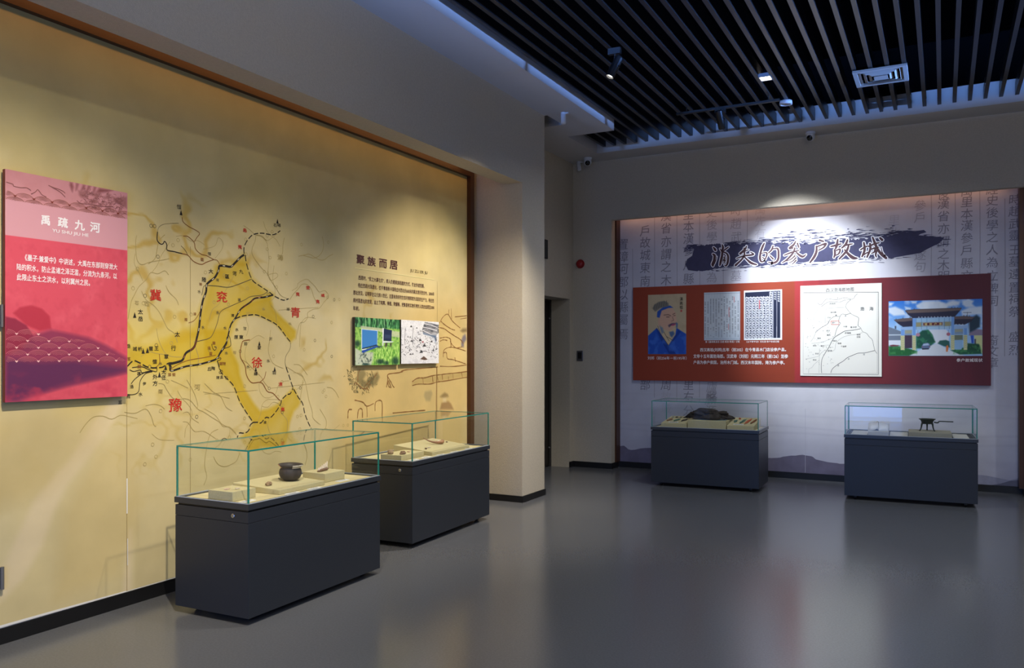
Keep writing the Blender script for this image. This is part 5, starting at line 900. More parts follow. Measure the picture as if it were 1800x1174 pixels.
for k in range(70):
    u = rnd.uniform(-1.47, -1.15); v = rnd.uniform(1.30, 1.95); mb.strip([(u, v), (u+rnd.uniform(.006, .014), v+rnd.uniform(-.004, .004))], .004, WM, .0007, 1)
mb.build('map_drawing', [mat('map_line', rgb(66, 66, 72), .7), mat('map_thin_line', rgb(140, 140, 140), .7), mat('map_red', rgb(214, 60, 44), .7)], ms, origin=RO)
# gateway photograph
CV = Canvas(230, 134, 100, 1483, 165, 968, (52, 120, 214))
CV.blend(np.clip((CV.Y-165)/430, 0, 1), (176, 210, 240), .85)
for p in ([(100, 260), (200, 245), (330, 300), (370, 370), (180, 380), (100, 330)], [(520, 230), (620, 180), (860, 180), (960, 215), (1060, 180), (1160, 200), (1150, 245), (1000, 260), (950, 300), (600, 300), (530, 270)], [(1200, 190), (1280, 155), (1360, 190), (1340, 230), (1380, 280), (1250, 280), (1200, 240)], [(1180, 330), (1300, 280), (1483, 270), (1483, 380), (1200, 400)], [(350, 250), (440, 270), (430, 300), (360, 290)], [(440, 170), (530, 175), (520, 205), (460, 205)], [(100, 180), (180, 190), (140, 230), (100, 235)]): CV.poly(p, (222, 230, 240), .92, 16)
CV.blend(np.clip((CV.fbm(9, 6, 71, 4)-.55)*5, 0, 1)*np.clip((600-CV.Y)/60, 0, 1), (232, 238, 246), .5)
CV.poly([(100, 540), (200, 575), (290, 610), (290, 820), (100, 820)], (112, 124, 142)); CV.poly([(100, 740), (290, 740), (290, 820), (100, 815)], (214, 222, 234)); CV.poly([(100, 655), (290, 655), (290, 668), (100, 668)], (206, 220, 230)); CV.poly([(195, 530), (218, 530), (218, 575), (195, 570)], (70, 80, 100))
CV.poly([(1300, 640), (1380, 590), (1483, 600), (1483, 680), (1290, 680)], (140, 128, 150)); CV.poly([(1365, 680), (1483, 680), (1483, 930), (1400, 900)], (206, 210, 150)); CV.poly([(1315, 680), (1360, 680), (1360, 790), (1330, 790)], (40, 84, 190)); CV.poly([(1370, 730), (1392, 730), (1392, 805), (1370, 805)], (84, 74, 90))
CV.poly([(1290, 500), (1330, 430), (1400, 390), (1450, 430), (1445, 560), (1380, 600), (1300, 640)], (30, 52, 66), .95, 14)
CV.line([(1210, 355), (1325, 355)], 5, (50, 56, 72)); CV.line([(1270, 350), (1270, 420)], 5, (60, 66, 80)); CV.line([(1300, 500), (1300, 640)], 5, (150, 150, 160))
CV.poly([(420, 968), (620, 860), (790, 800), (850, 800), (1000, 880), (1240, 968)], (206, 214, 224)); CV.poly([(700, 590), (960, 590), (1010, 640), (1000, 760), (830, 800), (740, 780)], (216, 222, 234), 1, 6)
CV.poly([(520, 860), (520, 680), (610, 600), (700, 590), (760, 660), (805, 770), (740, 820), (600, 860)], (30, 84, 66), 1, 10)
CV.blend(np.clip(.5-CV.sdf([(520, 860), (520, 680), (610, 600), (700, 590), (760, 660), (805, 770), (600, 860)])/20, 0, 1)*np.clip((CV.fbm(26, 18, 72, 3)-.5)*6, 0, 1), (60, 130, 90), .7)
CV.poly([(840, 790), (870, 750), (960, 740), (1010, 760), (1020, 850), (930, 830)], (44, 90, 84), 1, 8)
CV.poly([(100, 830), (250, 830), (480, 880), (540, 910), (410, 968), (100, 968)], (36, 100, 52), 1, 8); CV.poly([(1030, 890), (1300, 830), (1440, 810), (1470, 940), (1160, 950)], (32, 92, 62), 1, 8); CV.poly([(1270, 790), (1430, 800), (1460, 900), (1270, 880)], (26, 76, 52), 1, 10)
CV.blend(((CV.Y > 820) & ((CV.X < 540) | (CV.X > 1030)))*np.clip((CV.fbm(40, 20, 73, 3)-.52)*6, 0, 1)*np.clip((955-CV.Y)/20, 0, 1), (88, 160, 90), .5)
CV.poly([(120, 812), (170, 805), (270, 815), (240, 828), (130, 832)], (110, 50, 60))
for p in ([(345, 665), (460, 665), (460, 855), (345, 860)],): CV.poly(p, (70, 56, 74))
CV.poly([(1085, 670), (1205, 670), (1205, 745), (1085, 745)], (110, 120, 100)); CV.poly([(1080, 745), (1200, 740), (1200, 850), (1180, 880), (1100, 880), (1080, 850)], (140, 180, 216))
def pier(x0, x1, y0):
    CV.poly([(x0+6, y0), (x1-4, y0), (x1-4, 680), (x0+6, 680)], (112, 156, 216)); CV.poly([(x0, 672), (x1, 672), (x1, 882), (x0, 884)], (206, 202, 150))
    for y in range(690, 870, 26): CV.line([(x0+4, y+12), (x0+(x1-x0)*.5, y), (x1-4, y+10)], 6, (128, 150, 130), .8)
pier(285, 345, 545); pier(462, 515, 430); pier(1030, 1085, 420); pier(1215, 1268, 540)
CV.poly([(515, 425), (1040, 415), (1040, 480), (515, 485)], (150, 186, 216)); CV.poly([(515, 480), (1040, 478), (1040, 545), (515, 550)], (128, 150, 160)); CV.poly([(515, 548), (1040, 542), (1040, 582), (515, 588)], (158, 190, 216))
for x in (520, 600, 680, 860, 940, 1010): CV.line([(x, 425), (x, 585)], 5, (60, 100, 160), .9)
CV.poly([(520, 486), (596, 486), (596, 542), (520, 544)], (150, 146, 110)); CV.poly([(944, 482), (1022, 480), (1022, 540), (944, 542)], (150, 146, 110))
CV.poly([(618, 486), (920, 482), (920, 532), (618, 536)], (196, 210, 214)); CV.poly([(626, 490), (912, 487), (912, 528), (626, 531)], (98, 40, 40))
CV.poly([(290, 550), (465, 545), (465, 580), (290, 585)], (150, 180, 220)); CV.poly([(1085, 545), (1275, 540), (1275, 575), (1085, 582)], (150, 180, 220)); CV.poly([(345, 590), (460, 588), (460, 665), (345, 668)], (128, 150, 176)); CV.poly([(352, 596), (452, 594), (452, 640), (352, 644)], (156, 160, 140)); CV.poly([(1085, 585), (1210, 582), (1210, 660), (1085, 662)], (128, 150, 176)); CV.poly([(1092, 590), (1202, 588), (1202, 625), (1092, 630)], (156, 160, 140))
CV.poly([(355, 310), (500, 295), (900, 290), (1185, 290), (1170, 320), (1090, 410), (470, 420), (400, 370)], (46, 46, 66)); CV.poly([(355, 308), (500, 292), (1185, 288), (1165, 322), (800, 340), (400, 345)], (112, 96, 92)); CV.line([(360, 310), (500, 294), (1185, 289)], 9, (76, 66, 66))
CV.poly([(182, 440), (300, 425), (465, 415), (465, 540), (320, 545), (250, 500)], (46, 44, 62)); CV.poly([(182, 438), (300, 422), (465, 414), (455, 455), (330, 468), (220, 466)], (104, 90, 88)); CV.poly([(1085, 410), (1220, 405), (1375, 420), (1330, 480), (1230, 525), (1080, 520)], (48, 44, 60)); CV.poly([(1085, 408), (1220, 402), (1375, 418), (1335, 448), (1085, 445)], (104, 88, 86))
for x in range(560, 1050, 47): CV.poly([(x-14, 415), (x, 398), (x+14, 415)], (206, 216, 230), .9)
for x in (1108, 1155, 1203): CV.poly([(x-14, 528), (x, 512), (x+14, 528)], (206, 216, 230), .9)
for x, y in ((385, 296), (410, 294), (490, 284), (1045, 276), (1090, 280), (1130, 282), (215, 428), (320, 412), (430, 404), (1220, 394), (1260, 398), (1300, 402)): CV.poly([(x-7, y+10), (x, y-10), (x+7, y+10)], (64, 60, 66), .9)
CV.ell(548, 662, 32, 26, (176, 128, 150)); CV.ell(997, 658, 28, 24, (170, 100, 120)); CV.line([(548, 600), (548, 640)], 4, (120, 100, 120)); CV.line([(997, 600), (997, 636)], 4, (120, 80, 100))
CV.poly([(600, 830), (625, 790), (690, 778), (725, 795), (732, 840), (710, 870), (620, 876), (598, 862)], (96, 112, 146), 1, 4); CV.poly([(630, 795), (700, 786), (715, 815), (618, 822)], (170, 190, 216), 1, 3); CV.poly([(605, 860), (712, 858), (708, 874), (612, 878)], (34, 38, 52)); CV.ell(616, 838, 9, 6, (150, 60, 60)); CV.ell(716, 834, 8, 6, (150, 60, 60))
CV.poly([(962, 830), (985, 810), (1000, 845), (985, 910), (962, 908)], (206, 116, 60))
gate_o = picture('gateway_print', CV, GATE, 'photograph of a roofed gateway over a road')
for t_, a, b in REDTEXT:
    mb = MB(); mb.textbox(t_, a, b, WP2, .0012, 0, .02 if len(t_) > 21 else .006)
    mb.build('caption_lettering', mat('white_ink', rgb(246, 240, 240), .6), RP, origin=RO)
gx0, gy1 = GATE[0]; kx = (GATE[1][0]-gx0)/1383.0; ky = (gy1-GATE[1][1])/803.0; mb = MB()
for i, ch in enumerate('城故户参'):
    mb.text(ch, gx0+(665+i*72-100)*kx, gy1-(510-165)*ky, .030, .030, WP2, .0012, 0, .02, True)
mb.build('plaque_lettering', mat('gold_ink', rgb(206, 186, 120), .6), gate_o, origin=RO)
px0, py1 = PORT[0]; kx = (PORT[1][0]-px0)/432.0; ky = (py1-PORT[1][1])/669.0; mb = MB()
for i, ch in enumerate('漢高祖'): mb.text(ch, px0+(435-58)*kx, py1-(176+i*46-118)*ky, .045, .048, WP2, .0012, 0, .012, True)
u, v = px0+(435-58)*kx, py1-(307-118)*ky; mb.strip([(u, v+.014), (u, v-.014)], .024, WP2, .0012, 1)
mb.build('inscription', [mat('black_ink', rgb(38, 30, 22), .8), mat('seal_red', rgb(196, 90, 80), .7)], port_o, origin=RO)

# ================================================================ DISPLAY CASES
M_CASE = mat('charcoal_case_lacquer', rgb(41, 45, 53), 0.42, spec=0.4)
M_RIM = mat('charcoal_case_rim', rgb(47, 51, 58), 0.35, spec=0.5)
M_BED = mat('beige_felt', rgb(206, 194, 152), .9, spec=.1, bump=.2, bscale=400)
M_BLOCK = mat('beige_linen', rgb(198, 188, 148), .95, spec=.1, noise=.06, nscale=140, bump=.3, bscale=500)
M_PALE = mat('pale_linen', rgb(206, 204, 198), .95, spec=.1, noise=.05, nscale=140, bump=.25, bscale=500)
M_CARD = mat('white_card', rgb(236, 238, 240), .7)
M_EDGE = mat('green_glass_edge', rgb(34, 136, 122), .15, spec=.6)
M_GLASS = glass_mat()
M_STRIP = mat('pale_sealing_strip', rgb(176, 184, 192), .4)
class Frame:
    """local frame of a case: s = metres from its front left corner to the right, t = metres back from the front, z up"""
    def __init__(s_, corner, rot): s_.c = corner; s_.r = rot
    def w(s_, s, t, z=0):
        c, n = math.cos(s_.r), math.sin(s_.r); return (s_.c[0]+s*c-t*n, s_.c[1]+s*n+t*c, z)
ZT_ = .668
def display_case(corner, rot, L, D, label, lock_side, bedmat=M_BED):
    F = Frame(corner, rot)
    t = thing('display_case', label, 'display case', F.w(L/2, D/2, 0), rot, 'glass topped museum cases')
    hx, hy = L/2, D/2
    mb = MB(); mb.box(-hx, hx, -hy, hy, .04, .565); mb.build('cabinet', M_CASE, t, bevel=.0012)
    mb = MB(); mb.box(-hx, hx, -hy, hy, .567, .628); ap = mb.build('access_panel', M_CASE, t, bevel=.0012)
    mb = MB(); mb.box(-hx+.012, hx-.012, -hy+.012, hy-.012, .560, .645); mb.build('shadow_gap', M_BLACK, t)
    mb = MB(); o_, i_ = 0.004, .032
    z0, z1 = .640, .672
    mb.box(-hx-o_, hx+o_, -hy-o_, -hy+i_, z0, z1); mb.box(-hx-o_, hx+o_, hy-i_, hy+o_, z0, z1); mb.box(-hx-o_, -hx+i_, -hy+i_, hy-i_, z0, z1); mb.box(hx-i_, hx+o_, -hy+i_, hy-i_, z0, z1)
    mb.build('rim', M_RIM, t)
    mb = MB(); mb.box(-hx+i_, hx-i_, -hy+i_, hy-i_, .645, ZT_-.0005); mb.build('bed', bedmat, t)
    mb = MB(); e = .006
    for y0, y1, x0, x1 in ((-hy+.001, -hy+.001+e, -hx+.001, hx-.001), (hy-.001-e, hy-.001, -hx+.001, hx-.001), (-hy+.001, hy-.001, -hx+.001, -hx+.001+e), (-hy+.001, hy-.001, hx-.001-e, hx-.001)):
        mb.box(x0, x1, y0, y1, z1, z1+.004)
    mb.build('seal_strip', M_STRIP, t)
    # glass hood: five panes
    g = .008; zt = .962; zb = z1+.004; a = .004
    panes = [(-hx+a, hx-a, -hy+a, -hy+a+g, zb, zt), (-hx+a, hx-a, hy-a-g, hy-a, zb, zt), (-hx+a, -hx+a+g, -hy+a+g, hy-a-g, zb, zt), (hx-a-g, hx-a, -hy+a+g, hy-a-g, zb, zt), (-hx+a, hx-a, -hy+a, hy-a, zt, zt+g)]
    pns = []
    for b in panes:
        mb = MB(); x0, x1, y0, y1, zz0, zz1 = b
        # one sheet in the middle of the pane's thickness carries the reflection
        if zz1-zz0 < .02: mb.add([(x0, y0, zz1), (x1, y0, zz1), (x1, y1, zz1), (x0, y1, zz1)], [(0, 1, 2, 3)])
        elif y1-y0 < .02: y = y0 if y0 < 0 else y1; mb.add([(x0, y, zz0), (x1, y, zz0), (x1, y, zz1), (x0, y, zz1)], [(0, 1, 2, 3)])
        else: x = x0 if x0 < 0 else x1; mb.add([(x, y0, zz0), (x, y1, zz0), (x, y1, zz1), (x, y0, zz1)], [(0, 1, 2, 3)])
        pns.append(mb.build('glass_pane', M_GLASS, t))
    # green polished edges
    def edge(x0, x1, y0, y1, zz0, zz1, pn):
        mb = MB(); mb.box(x0, x1, y0, y1, zz0, zz1); mb.build('glass_edge', M_EDGE, pns[pn])
    for sy in (-1, 1): edge(-hx+a, hx-a, min(sy*(hy-a), sy*(hy-a-.0035)), max(sy*(hy-a), sy*(hy-a-.0035)), zt, zt+g+.001, 4)
    for sx in (-1, 1): edge(min(sx*(hx-a), sx*(hx-a-.0035)), max(sx*(hx-a), sx*(hx-a-.0035)), -hy+a+.0035, hy-a-.0035, zt, zt+g+.001, 4)
    for sx in (-1, 1):
        for sy in (-1, 1):
            edge(min(sx*(hx-a+.0005), sx*(hx-a-.008)), max(sx*(hx-a+.0005), sx*(hx-a-.008)), min(sy*(hy-a+.0005), sy*(hy-a-.008)), max(sy*(hy-a+.0005), sy*(hy-a-.008)), zb, zt, 0 if sy < 0 else 1)
    # lock
    if lock_side:
      R = Matrix.Rotation(PI/2, 3, 'X') if lock_side == 'front' else axis_to((-1, 0, 0))
      p = (.0, -hy, .60) if lock_side == 'front' else (-hx, -hy+.115, .60)
      mb = MB(); mb.lathe([(0, -.004), (.013, -.004), (.013, .002), (.010, .004), (.004, .004), (.004, .001), (0, .001)], 20, p, R); part(mb.build('lock', mat('lock_nickel', rgb(170, 170, 172), .25, metal=.9), ap), 'round nickel lock')
    # castors under the plinth
    for sx in (-1, 1):
        for sy in (-1, 1):
            mb = MB(); c = (sx*(hx-.10), sy*(hy-.08), .0)
            mb.tube([(c[0]-.013, c[1], .02), (c[0]+.013, c[1], .02)], .02, 16); mb.box(c[0]-.02, c[0]+.02, c[1]-.02, c[1]+.02, .035, .042)
            mb.build('castor', M_BLACK, t)
    return F
C1 = display_case((-3.388, 3.308), PI/2+.017, 1.218, .570, 'nearest charcoal glass case, holding the dark clay pot', 'end')
C2 = display_case((-3.618, 5.215), PI/2+.034, 1.285, .575, 'charcoal glass case beside the pillar, holding the curved horn', 'end')
C3 = display_case((-2.966, 9.045), .031, 1.200, .64, 'dark navy glass case holding the big dark lump by the far mural', None, M_BED)
C4 = display_case((-.908, 9.115), .036, 1.208, .64, 'dark navy glass case holding the long handled pan by the far mural', None, M_BLACK)

def wedge(F, name, label, s0, s1, t0, t1, hf, hb, m, z=ZT_, cat='display block', group=None):
    """linen covered mount; hf / hb = front and back height"""
    cx, cy = (s0+s1)/2, (t0+t1)/2
    o = F.w(cx, cy, z)
    mb = MB(); a, b = (s1-s0)/2, (t1-t0)/2
    mb.add([(-a, -b, 0), (a, -b, 0), (a, b, 0), (-a, b, 0), (-a, -b, hf), (a, -b, hf), (a, b, hb), (-a, b, hb)], [(3, 2, 1, 0), (4, 5, 6, 7), (0, 1, 5, 4), (1, 2, 6, 5), (2, 3, 7, 6), (3, 0, 4, 7)])
    ob = mb.build(name, m, None, bevel=.0025); ob.location = o; ob.rotation_euler = (0, 0, F.r)
    tag(ob, label, cat, group)
    def top(s, t): return F.w(s, t, z+hf+(hb-hf)*(t-t0)/(t1-t0))
    top.slope = math.atan2(hb-hf, t1-t0)
    return top
def card(F, s, t, label, z=ZT_, w_=.105, d_=.038, tilt=0):
    mb = MB(); mb.box(-w_/2, w_/2, -d_/2, d_/2, .0, .003)
    for k in range(3): mb.box(-w_*.36, w_*(.36-.2*(k == 2)), d_*(.22-.2*k)-.0016, d_*(.22-.2*k)+.0016, .003, .0033, 1)
    o = mb.build('caption_card', [M_CARD, mat('card_print', rgb(120, 120, 124), .7)], None); o.location = F.w(s, t, z); o.rotation_euler = (tilt, 0, F.r)
    tag(o, label, 'caption card', 'white caption cards in the cases')
def pebble(F, pos, size, label, name='stone', cat='stone', seed=1, m=None, rot=0, group=None, flat_=1.0, rough=.25, boxy=1.0, lift=0.0):
    """irregular lump resting on pos"""
    r = random.Random(seed); bm = bmesh.new(); bmesh.ops.create_icosphere(bm, subdivisions=4, radius=1)
    ph = [(Vector((r.uniform(-1, 1), r.uniform(-1, 1), r.uniform(-1, 1))).normalized(), r.uniform(.3, 1), r.uniform(2, 7), r.uniform(0, 6)) for _ in range(16)]
    mb = MB(); vs_ = []
    for v in bm.verts:
        d = v.co.normalized(); k = 1.0
        for ax, am, fr_, p0 in ph: k += rough*am*.14*math.sin(fr_*d.dot(ax)*1.6+p0)
        q = Vector([math.copysign(abs(c_)**boxy, c_) for c_ in d])*k; vs_.append(Vector((q.x*size[0]/2, q.y*size[1]/2, max(q.z, -.62*flat_)*size[2]/1.62)))
    z0 = min(v.z for v in vs_)
    mb.add([(v.x, v.y, v.z-z0) for v in vs_], [[x.index for x in f.verts] for f in bm.faces]); bm.free()
    o = mb.build(name, m, None, smooth=True); o.location = (pos[0], pos[1], pos[2]+lift); o.rotation_euler = (0, 0, F.r+rot)
    return tag(o, label, cat, group)
def shard(F, pos, size, label, seed, m, name='shard', cat='shard', bend=.25, tilt=(0, 0, 0), group=None, n=7):
    """thin curved sherd with a jagged outline"""
    r = random.Random(seed); mb = MB(); N = n
    out = [(math.cos(2*PI*i/N)*r.uniform(.7, 1.0), math.sin(2*PI*i/N)*r.uniform(.7, 1.0)) for i in range(N)]
    rings = []
    for k in (0, .5, 1.0):
        rings.append([(x*k*size[0]/2, y*k*size[1]/2) for x, y in out])
    def zz(x): return bend*(1-(2*x/size[0])**2)*size[2]*2
    vs_ = [(0, 0, zz(0)+size[2])]; 
    for R_ in rings[1:]: vs_ += [(x, y, zz(x)+size[2]) for x, y in R_]
    nb = len(vs_); vs_ += [(x, y, z-size[2]) for x, y, z in vs_]
    fs = [(0, 1+i, 1+(i+1) % N) for i in range(N)]+[(1+i, 1+N+i, 1+N+(i+1) % N, 1+(i+1) % N) for i in range(N)]
    fs += [tuple(reversed([q+nb for q in f])) for f in list(fs)]
    fs += [(1+N+i, nb+1+N+i, nb+1+N+(i+1) % N, 1+N+(i+1) % N) for i in range(N)]
    z0 = min(v[2] for v in vs_); mb.add([(x, y, z-z0) for x, y, z in vs_], fs)
    o = mb.build(name, m, None); o.location = pos; o.rotation_euler = (tilt[0], tilt[1], F.r+tilt[2])
    return tag(o, label, cat, group)

# ---------------------------------------------------------------- case with the pot
wedge(C1, 'display_block', 'small square beige block at the near end of the pot case',   .036, .215, .155, .345, .056, .056, M_BLOCK)
top = wedge(C1, 'display_board', 'wide sloping beige board under the dark clay pot', .335, .745, .085, .46, .028, .046, M_BLOCK, cat='display board')
wedge(C1, 'display_block', 'beige block under the pale bone at the far end of the pot case', .822, 1.020, .145, .335, .058, .060, M_BLOCK)
M_SHARD = mat('pale_sherd', rgb(214, 200, 184), .7, noise=.15, nscale=60); M_TAN = mat('tan_stone', rgb(152, 128, 100), .85, noise=.25, nscale=70); M_BROWN = mat('brown_sherd', rgb(120, 92, 72), .8, noise=.3, nscale=60)
shard(C1, C1.w(.090, .255, ZT_+.056), (.062, .040, .004), 'pinkish flat sherd lying on the near beige block', 3, mat('pink_sherd', rgb(206, 176, 156), .7, noise=.2, nscale=60), tilt=(0, 0, .5))
shard(C1, C1.w(.135, .215, ZT_+.056), (.062, .026, .004), 'long white sherd lying on the near beige block', 5, M_SHARD, tilt=(0, .06, .3))
pebble(C1, top(.405, .235), (.048, .036, .024), 'small tan stone on the sloping board before the pot', seed=4, m=M_TAN, rot=.4)
# the pot
pp = top(.615, .255)
pot = thing('clay_pot', 'dark grey clay pot with a flaring mended rim', 'pot', (pp[0], pp[1], pp[2]+.0015), C1.r); pot.rotation_euler = (top.slope, 0, C1.r)
M_POT = mat('burnt_grey_clay', rgb(66, 58, 54), .6, noise=.35, nscale=16, bump=.2, bscale=60)
prof = [(0, 0), (.040, 0), (.058, .006), (.076, .022), (.086, .044), (.088, .062), (.084, .080), (.077, .092), (.075, .098), (.082, .108), (.094, .117), (.097, .122), (.094, .124), (.080, .116), (.070, .104), (.068, .094), (.076, .078), (.079, .055), (.066, .022), (.03, .010), (0, .010)]
PS = (.80, .82); prof = [(r_*PS[0], z_*PS[1]) for r_, z_ in prof]
mb = MB(); mb.lathe(prof, 48); pv = mb.build('vessel', M_POT, pot, smooth=True)
mb = MB()     # pale plaster repair along the rim
seg = [(.0765, .0985), (.0828, .1083), (.0950, .1172), (.0980, .1222), (.0945, .1248), (.0800, .1168)]; seg = [(r_*PS[0], z_*PS[1]) for r_, z_ in seg]
N = 14; a0, a1 = -2.25, -1.2
vs_ = []
for i in range(N+1):
    a = a0+(a1-a0)*i/N; vs_ += [(r_*math.cos(a), r_*math.sin(a), z_) for r_, z_ in seg]
k = len(seg); mb.add(vs_, [(i*k+j, (i+1)*k+j, (i+1)*k+j+1, i*k+j+1) for i in range(N) for j in range(k-1)])
part(mb.build('rim_repair', mat('repair_plaster', rgb(206, 198, 184), .7), pv, smooth=True), 'pale plaster repair')
mb = MB(); a0, a1 = 2.45, 2.85; vs_ = []
for i in range(N+1):
    a = a0+(a1-a0)*i/N; vs_ += [(r_*math.cos(a), r_*math.sin(a), z_) for r_, z_ in seg[:5]]
k = 5; mb.add(vs_, [(i*k+j, (i+1)*k+j, (i+1)*k+j+1, i*k+j+1) for i in range(N) for j in range(k-1)])
part(mb.build('rim_repair', mat('repair_clay', rgb(176, 120, 92), .7), pv, smooth=True), 'reddish clay repair')
# pale bone fragment: fan of ridges on a brown base
bp = C1.w(.905, .235, ZT_+.059)
bn = thing('bone_fragment', 'pale ribbed bone fragment on the far beige block', 'bone', bp, C1.r+.15)
mb = MB(); mb.tube([(-.065, 0, .007), (-.03, -.006, .010), (.03, -.008, .011), (.062, -.004, .009)], [.004, .008, .009, .004], 10); part(mb.build('base', M_BROWN, bn, smooth=True), 'brown lower edge')
for i in range(6):
    f = i/5; mb = MB(); x0 = -.055+.10*f
    mb.tube([(x0, -.003, .012), (x0+.014, .006, .018+.012*f), (x0+.028+.004*f, .014, .024+.030*f)], [.004, .0055, .003], 8); mb.build('ridge', M_SHARD, bn, smooth=True)
for s, t_, lb in ((.085, .095, 'white caption card before the near block in the pot case'), (.41, .050, 'white caption card at the near corner of the sloping board'), (.61, .052, 'white caption card before the dark clay pot'), (.94, .100, 'white caption card before the bone in the pot case')): card(C1, s, t_, lb)

# ---------------------------------------------------------------- case with the horn
wedge(C2, 'display_block', 'long beige block under the two stones in the horn case', .040, .375, .130, .325, .042, .042, M_BLOCK)
top = wedge(C2, 'display_board', 'wide sloping beige board under the curved horn', .43, 1.06, .085, .465, .026, .070, M_BLOCK, cat='display board')
pebble(C2, C2.w(.075, .255, ZT_+.042), (.048, .044, .038), 'knobbly round brown stone on the block in the horn case', seed=11, m=M_TAN, rough=.5)
pebble(C2, C2.w(.115, .165, ZT_+.042), (.068, .048, .024), 'flat dark brown stone on the block in the horn case', seed=12, m=M_BROWN, rough=.5, rot=.4)
shard(C2, C2.w(.255, .200, ZT_+.042), (.052, .034, .006), 'reddish curved sherd on the block in the horn case', 13, mat('pink_sherd', rgb(206, 176, 156), .7), tilt=(0, .1, .3))
shard(C2, top(.515, .20), (.040, .022, .008), 'small grey chip on the sloping board before the horn', 14, M_BROWN, tilt=(top.slope, 0, .6))
shard(C2, top(.585, .21), (.034, .018, .007), 'small pale chip on the sloping board before the horn', 15, M_SHARD, tilt=(top.slope, 0, -.4))
shard(C2, top(.98, .27), (.034, .022, .006), 'tiny grey chip behind the horn', 16, M_BROWN, tilt=(top.slope, 0, .3))
shard(C2, top(.965, .345), (.026, .020, .005), 'tiny white chip behind the horn', 17, M_CARD, tilt=(top.slope, 0, .2))
h0 = top(.80, .275); h0 = (h0[0], h0[1], h0[2]+.006)
hn = thing('horn', 'curved brown animal horn lying on the sloping board', 'horn', h0, C2.r)
pts = smooth_line([(-.105, .145, .062), (-.085, .085, .040), (-.05, .03, .024), (0, -.010, .018), (.05, -.035, .018), (.09, -.045, .020), (.125, -.035, .024)], 5)
pts = [(x*.62, y*.62, z*.66+y*.62*.115) for x, y, z in pts]; nP = len(pts)
mb = MB(); mb.tube(pts, [.002+.0145*min(1, (i/(nP-1))*1.25) for i in range(nP)], 14); mb.build('shaft', mat('horn_brown', rgb(160, 116, 82), .55, noise=.3, nscale=30), hn, smooth=True)
e = pts[-1]
mb = MB(); mb.tube([(e[0]-.006, e[1]-.001, e[2]), (e[0]+.008, e[1]+.005, e[2]+.002), (e[0]+.015, e[1]+.013, e[2]+.003)], [.017, .0155, .009], 12); part(mb.build('broken_base', mat('bone_tan', rgb(150, 124, 98), .8, noise=.3, nscale=80), hn, smooth=True), 'pale broken base')
for s, t_, lb in ((.12, .068, 'white caption card at the near end of the horn case'), (.31, .070, 'white caption card between the block and board in the horn case'), (.50, .045, 'white caption card below the chips in the horn case'), (.73, .045, 'white caption card below the horn'), (.99, .048, 'white caption card at the pillar end of the horn case')): card(C2, s, t_, lb)

# ---------------------------------------------------------------- far case with the lump
topL = wedge(C3, 'display_board', 'sloping beige board of small dark fragments left of the lump', .105, .402, .045, .50, .047, .098, M_BLOCK, cat='display board')
wedge(C3, 'display_block', 'raised beige block under the big dark lump', .412, .838, .040, .52, .090, .092, M_BLOCK)
topR = wedge(C3, 'display_board', 'sloping beige board of coloured fragments right of the lump', .850, 1.140, .045, .50, .047, .105, M_BLOCK, cat='display board')
mb = MB(); mb.box(-.155, .155, -.10, .10, 0, .004); o = mb.build('blue_mat', mat('blue_cloth', rgb(90, 124, 150), .8), None); o.location = C3.w(.655, .25, ZT_+.0915); o.rotation_euler = (0, 0, C3.r); tag(o, 'thin blue mat under the big dark lump', 'mat')
M_ROCK = mat('rusty_iron_lump', rgb(66, 60, 56), .95, spec=.15, noise=.45, nscale=22, bump=.9, bscale=45)
lump = pebble(C3, C3.w(.625, .25, ZT_+.0955), (.40, .17, .090), 'big dark rusted lump on the raised block', 'rusted_lump', 'artifact', 23, M_ROCK, .03, rough=1.1, boxy=.68)
M_FR = {'g': mat('green_bronze_bit', rgb(84, 120, 104), .7), 'd': mat('dark_bronze_bit', rgb(78, 70, 60), .7), 'o': mat('orange_rust_bit', rgb(186, 90, 52), .8), 'b': mat('brown_rust_bit', rgb(128, 84, 48), .8), 'y': mat('grey_bit', rgb(134, 130, 116), .8)}
def bit(F, top, s, t, size, label, c, seed, rz=0):
    pebble(F, top(s, t), size, label, 'metal_fragment', 'fragment', seed, M_FR[c], rz, 'fragments on the sloping boards', rough=.6, lift=.001).rotation_euler.x = top.slope
cw = ('first', 'second', 'third', 'fourth', 'fifth', 'sixth')
for i, (s, c) in enumerate(((.150, 'y'), (.195, 'd'), (.245, 'y'), (.290, 'd'), (.325, 'g'), (.360, 'd'))):
    bit(C3, topL, s, .40, (.020, .05, .012), cw[i]+' fragment from the left in the back row, left of the lump', c, 40+i, -.4)
for i, (s, c) in enumerate(((.160, 'b'), (.245, 'g'), (.330, 'd'))):
    bit(C3, topL, s, .22, (.020, .12, .016), ('brown', 'greenish', 'dark')[i]+' rod fragment in the front row, left of the lump', c, 50+i, -.35)
for i, (s, c, lb, t0, L) in enumerate(((.905, 'g', 'green bent fragment on the board right of the lump', .25, .10), (.925, 'o', 'tiny orange fragment at the back, right of the lump', .40, .03), (.985, 'g', 'long olive fragment on the board right of the lump', .27, .20), (1.040, 'o', 'long orange red fragment on the board right of the lump', .27, .23), (1.100, 'b', 'long brown fragment at the far right edge of the board beside the lump', .27, .22))):
    bit(C3, topR, s, t0, (.026, L, .016), lb, c, 60+i, -.12)
card(C3, .235, .095, 'white caption card on the board left of the lump', topL(.235, .095)[2]+.003, .11, .03, topL.slope)
card(C3, .965, .095, 'white caption card on the board right of the lump', topR(.965, .095)[2]+.003, .11, .03, topR.slope)

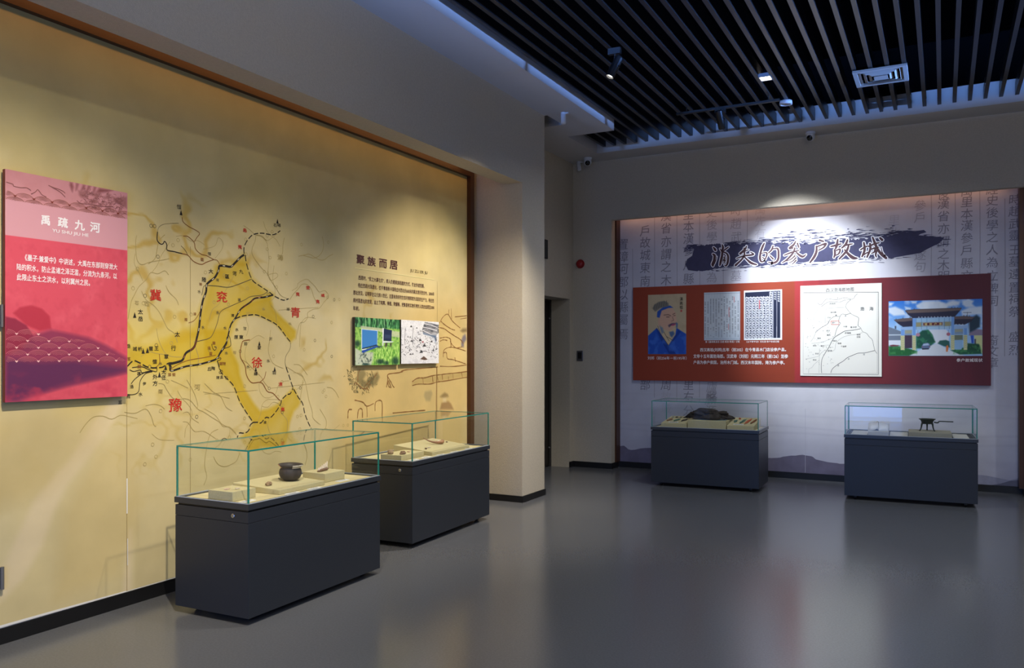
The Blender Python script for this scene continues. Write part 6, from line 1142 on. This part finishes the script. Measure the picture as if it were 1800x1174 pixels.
# ---------------------------------------------------------------- far case with the pan
for s0, s1, lb in ((.060, .215, 'left pale panel lining the bed of the pan case'), (.425, .595, 'middle pale panel lining the bed of the pan case'), (1.000, 1.140, 'right pale panel lining the bed of the pan case')):
    wedge(C4, 'bed_liner', lb, s0, s1, .055, .52, .006, .006, M_PALE, cat="liner")
wedge(C4, 'display_block', 'wide grey block under the long handled pan', .600, .988, .045, .42, .047, .048, mat('grey_linen', rgb(168, 164, 150), .95, spec=.1, noise=.06, nscale=140, bump=.3, bscale=500))
rest = wedge(C4, 'book_rest', 'sloping white rest under the open white booklet', .222, .418, .06, .26, .040, .115, M_PALE, cat='book rest')
# booklet: curled left page and flat right page
bk = thing('open_booklet', 'open white booklet with a curled left page', 'booklet', rest(.32, .16), C4.r)
A = Matrix.Rotation(rest.slope, 3, 'X')
def sheet(prof, y0, y1, name):
    mb = MB(); n_ = len(prof); vs_ = [A @ Vector((x, y, z)) for y in (y0, y1) for x, z in prof]+[A @ Vector((x, y, z-.002)) for y in (y0, y1) for x, z in prof]
    fs = [(i, i+1, n_+i+1, n_+i) for i in range(n_-1)]+[(2*n_+n_+i, 2*n_+n_+i+1, 2*n_+i+1, 2*n_+i) for i in range(n_-1)]
    fs += [(i+1, i, 2*n_+i, 2*n_+i+1) for i in range(n_-1)]+[(n_+i, n_+i+1, 3*n_+i+1, 3*n_+i) for i in range(n_-1)]+[(0, n_, 3*n_, 2*n_), (n_-1+n_, n_-1, 3*n_-1, 4*n_-1)]
    mb.add(vs_, fs); return mb.build(name, mat('booklet_paper', rgb(232, 232, 236), .7), bk, smooth=True)
sheet([(.002, .003), (.03, .005), (.06, .005), (.095, .004)], -.095, .095, 'page')
sheet([(-.093, .004), (-.06, .005), (-.035, .010), (-.022, .024), (-.012, .030), (-.004, .022), (.002, .004)], -.095, .095, 'curled_page')
# long handled bronze pan on three legs
pc = C4.w(.772, .235, ZT_+.0475)
pan = thing('bronze_pan', 'dark bronze three legged pan with a long handle', 'pan', pc, C4.r)
M_BRZ = mat('dark_bronze', rgb(58, 66, 60), .6, metal=.3, noise=.3, nscale=30)
mb = MB(); mb.lathe([(0, .072), (.040, .074), (.051, .082), (.055, .098), (.062, .112), (.078, .124), (.080, .127), (.074, .126), (.058, .115), (.049, .098), (.045, .084), (0, .080)], 40); mb.build('bowl', M_BRZ, pan, smooth=True)
for a in (PI*1.08, -PI*.10, PI*.5):
    c, s = math.cos(a), math.sin(a)
    mb = MB(); mb.tube([(.044*c, .044*s, .084), (.052*c, .052*s, .070), (.056*c, .056*s, .040), (.064*c, .064*s, .012), (.074*c, .074*s, .008)], [.011, .009, .0065, .006, .008], 10); mb.build('leg', M_BRZ, pan, smooth=True)
mb = MB(); mb.tube(smooth_line([(.062, 0, .094), (.085, 0, .090), (.100, 0, .092), (.106, 0, .102), (.120, 0, .105), (.20, 0, .104), (.235, 0, .104)], 4), [.007]*9+[.0055]*16, 8); mb.build('handle', M_BRZ, pan, smooth=True)
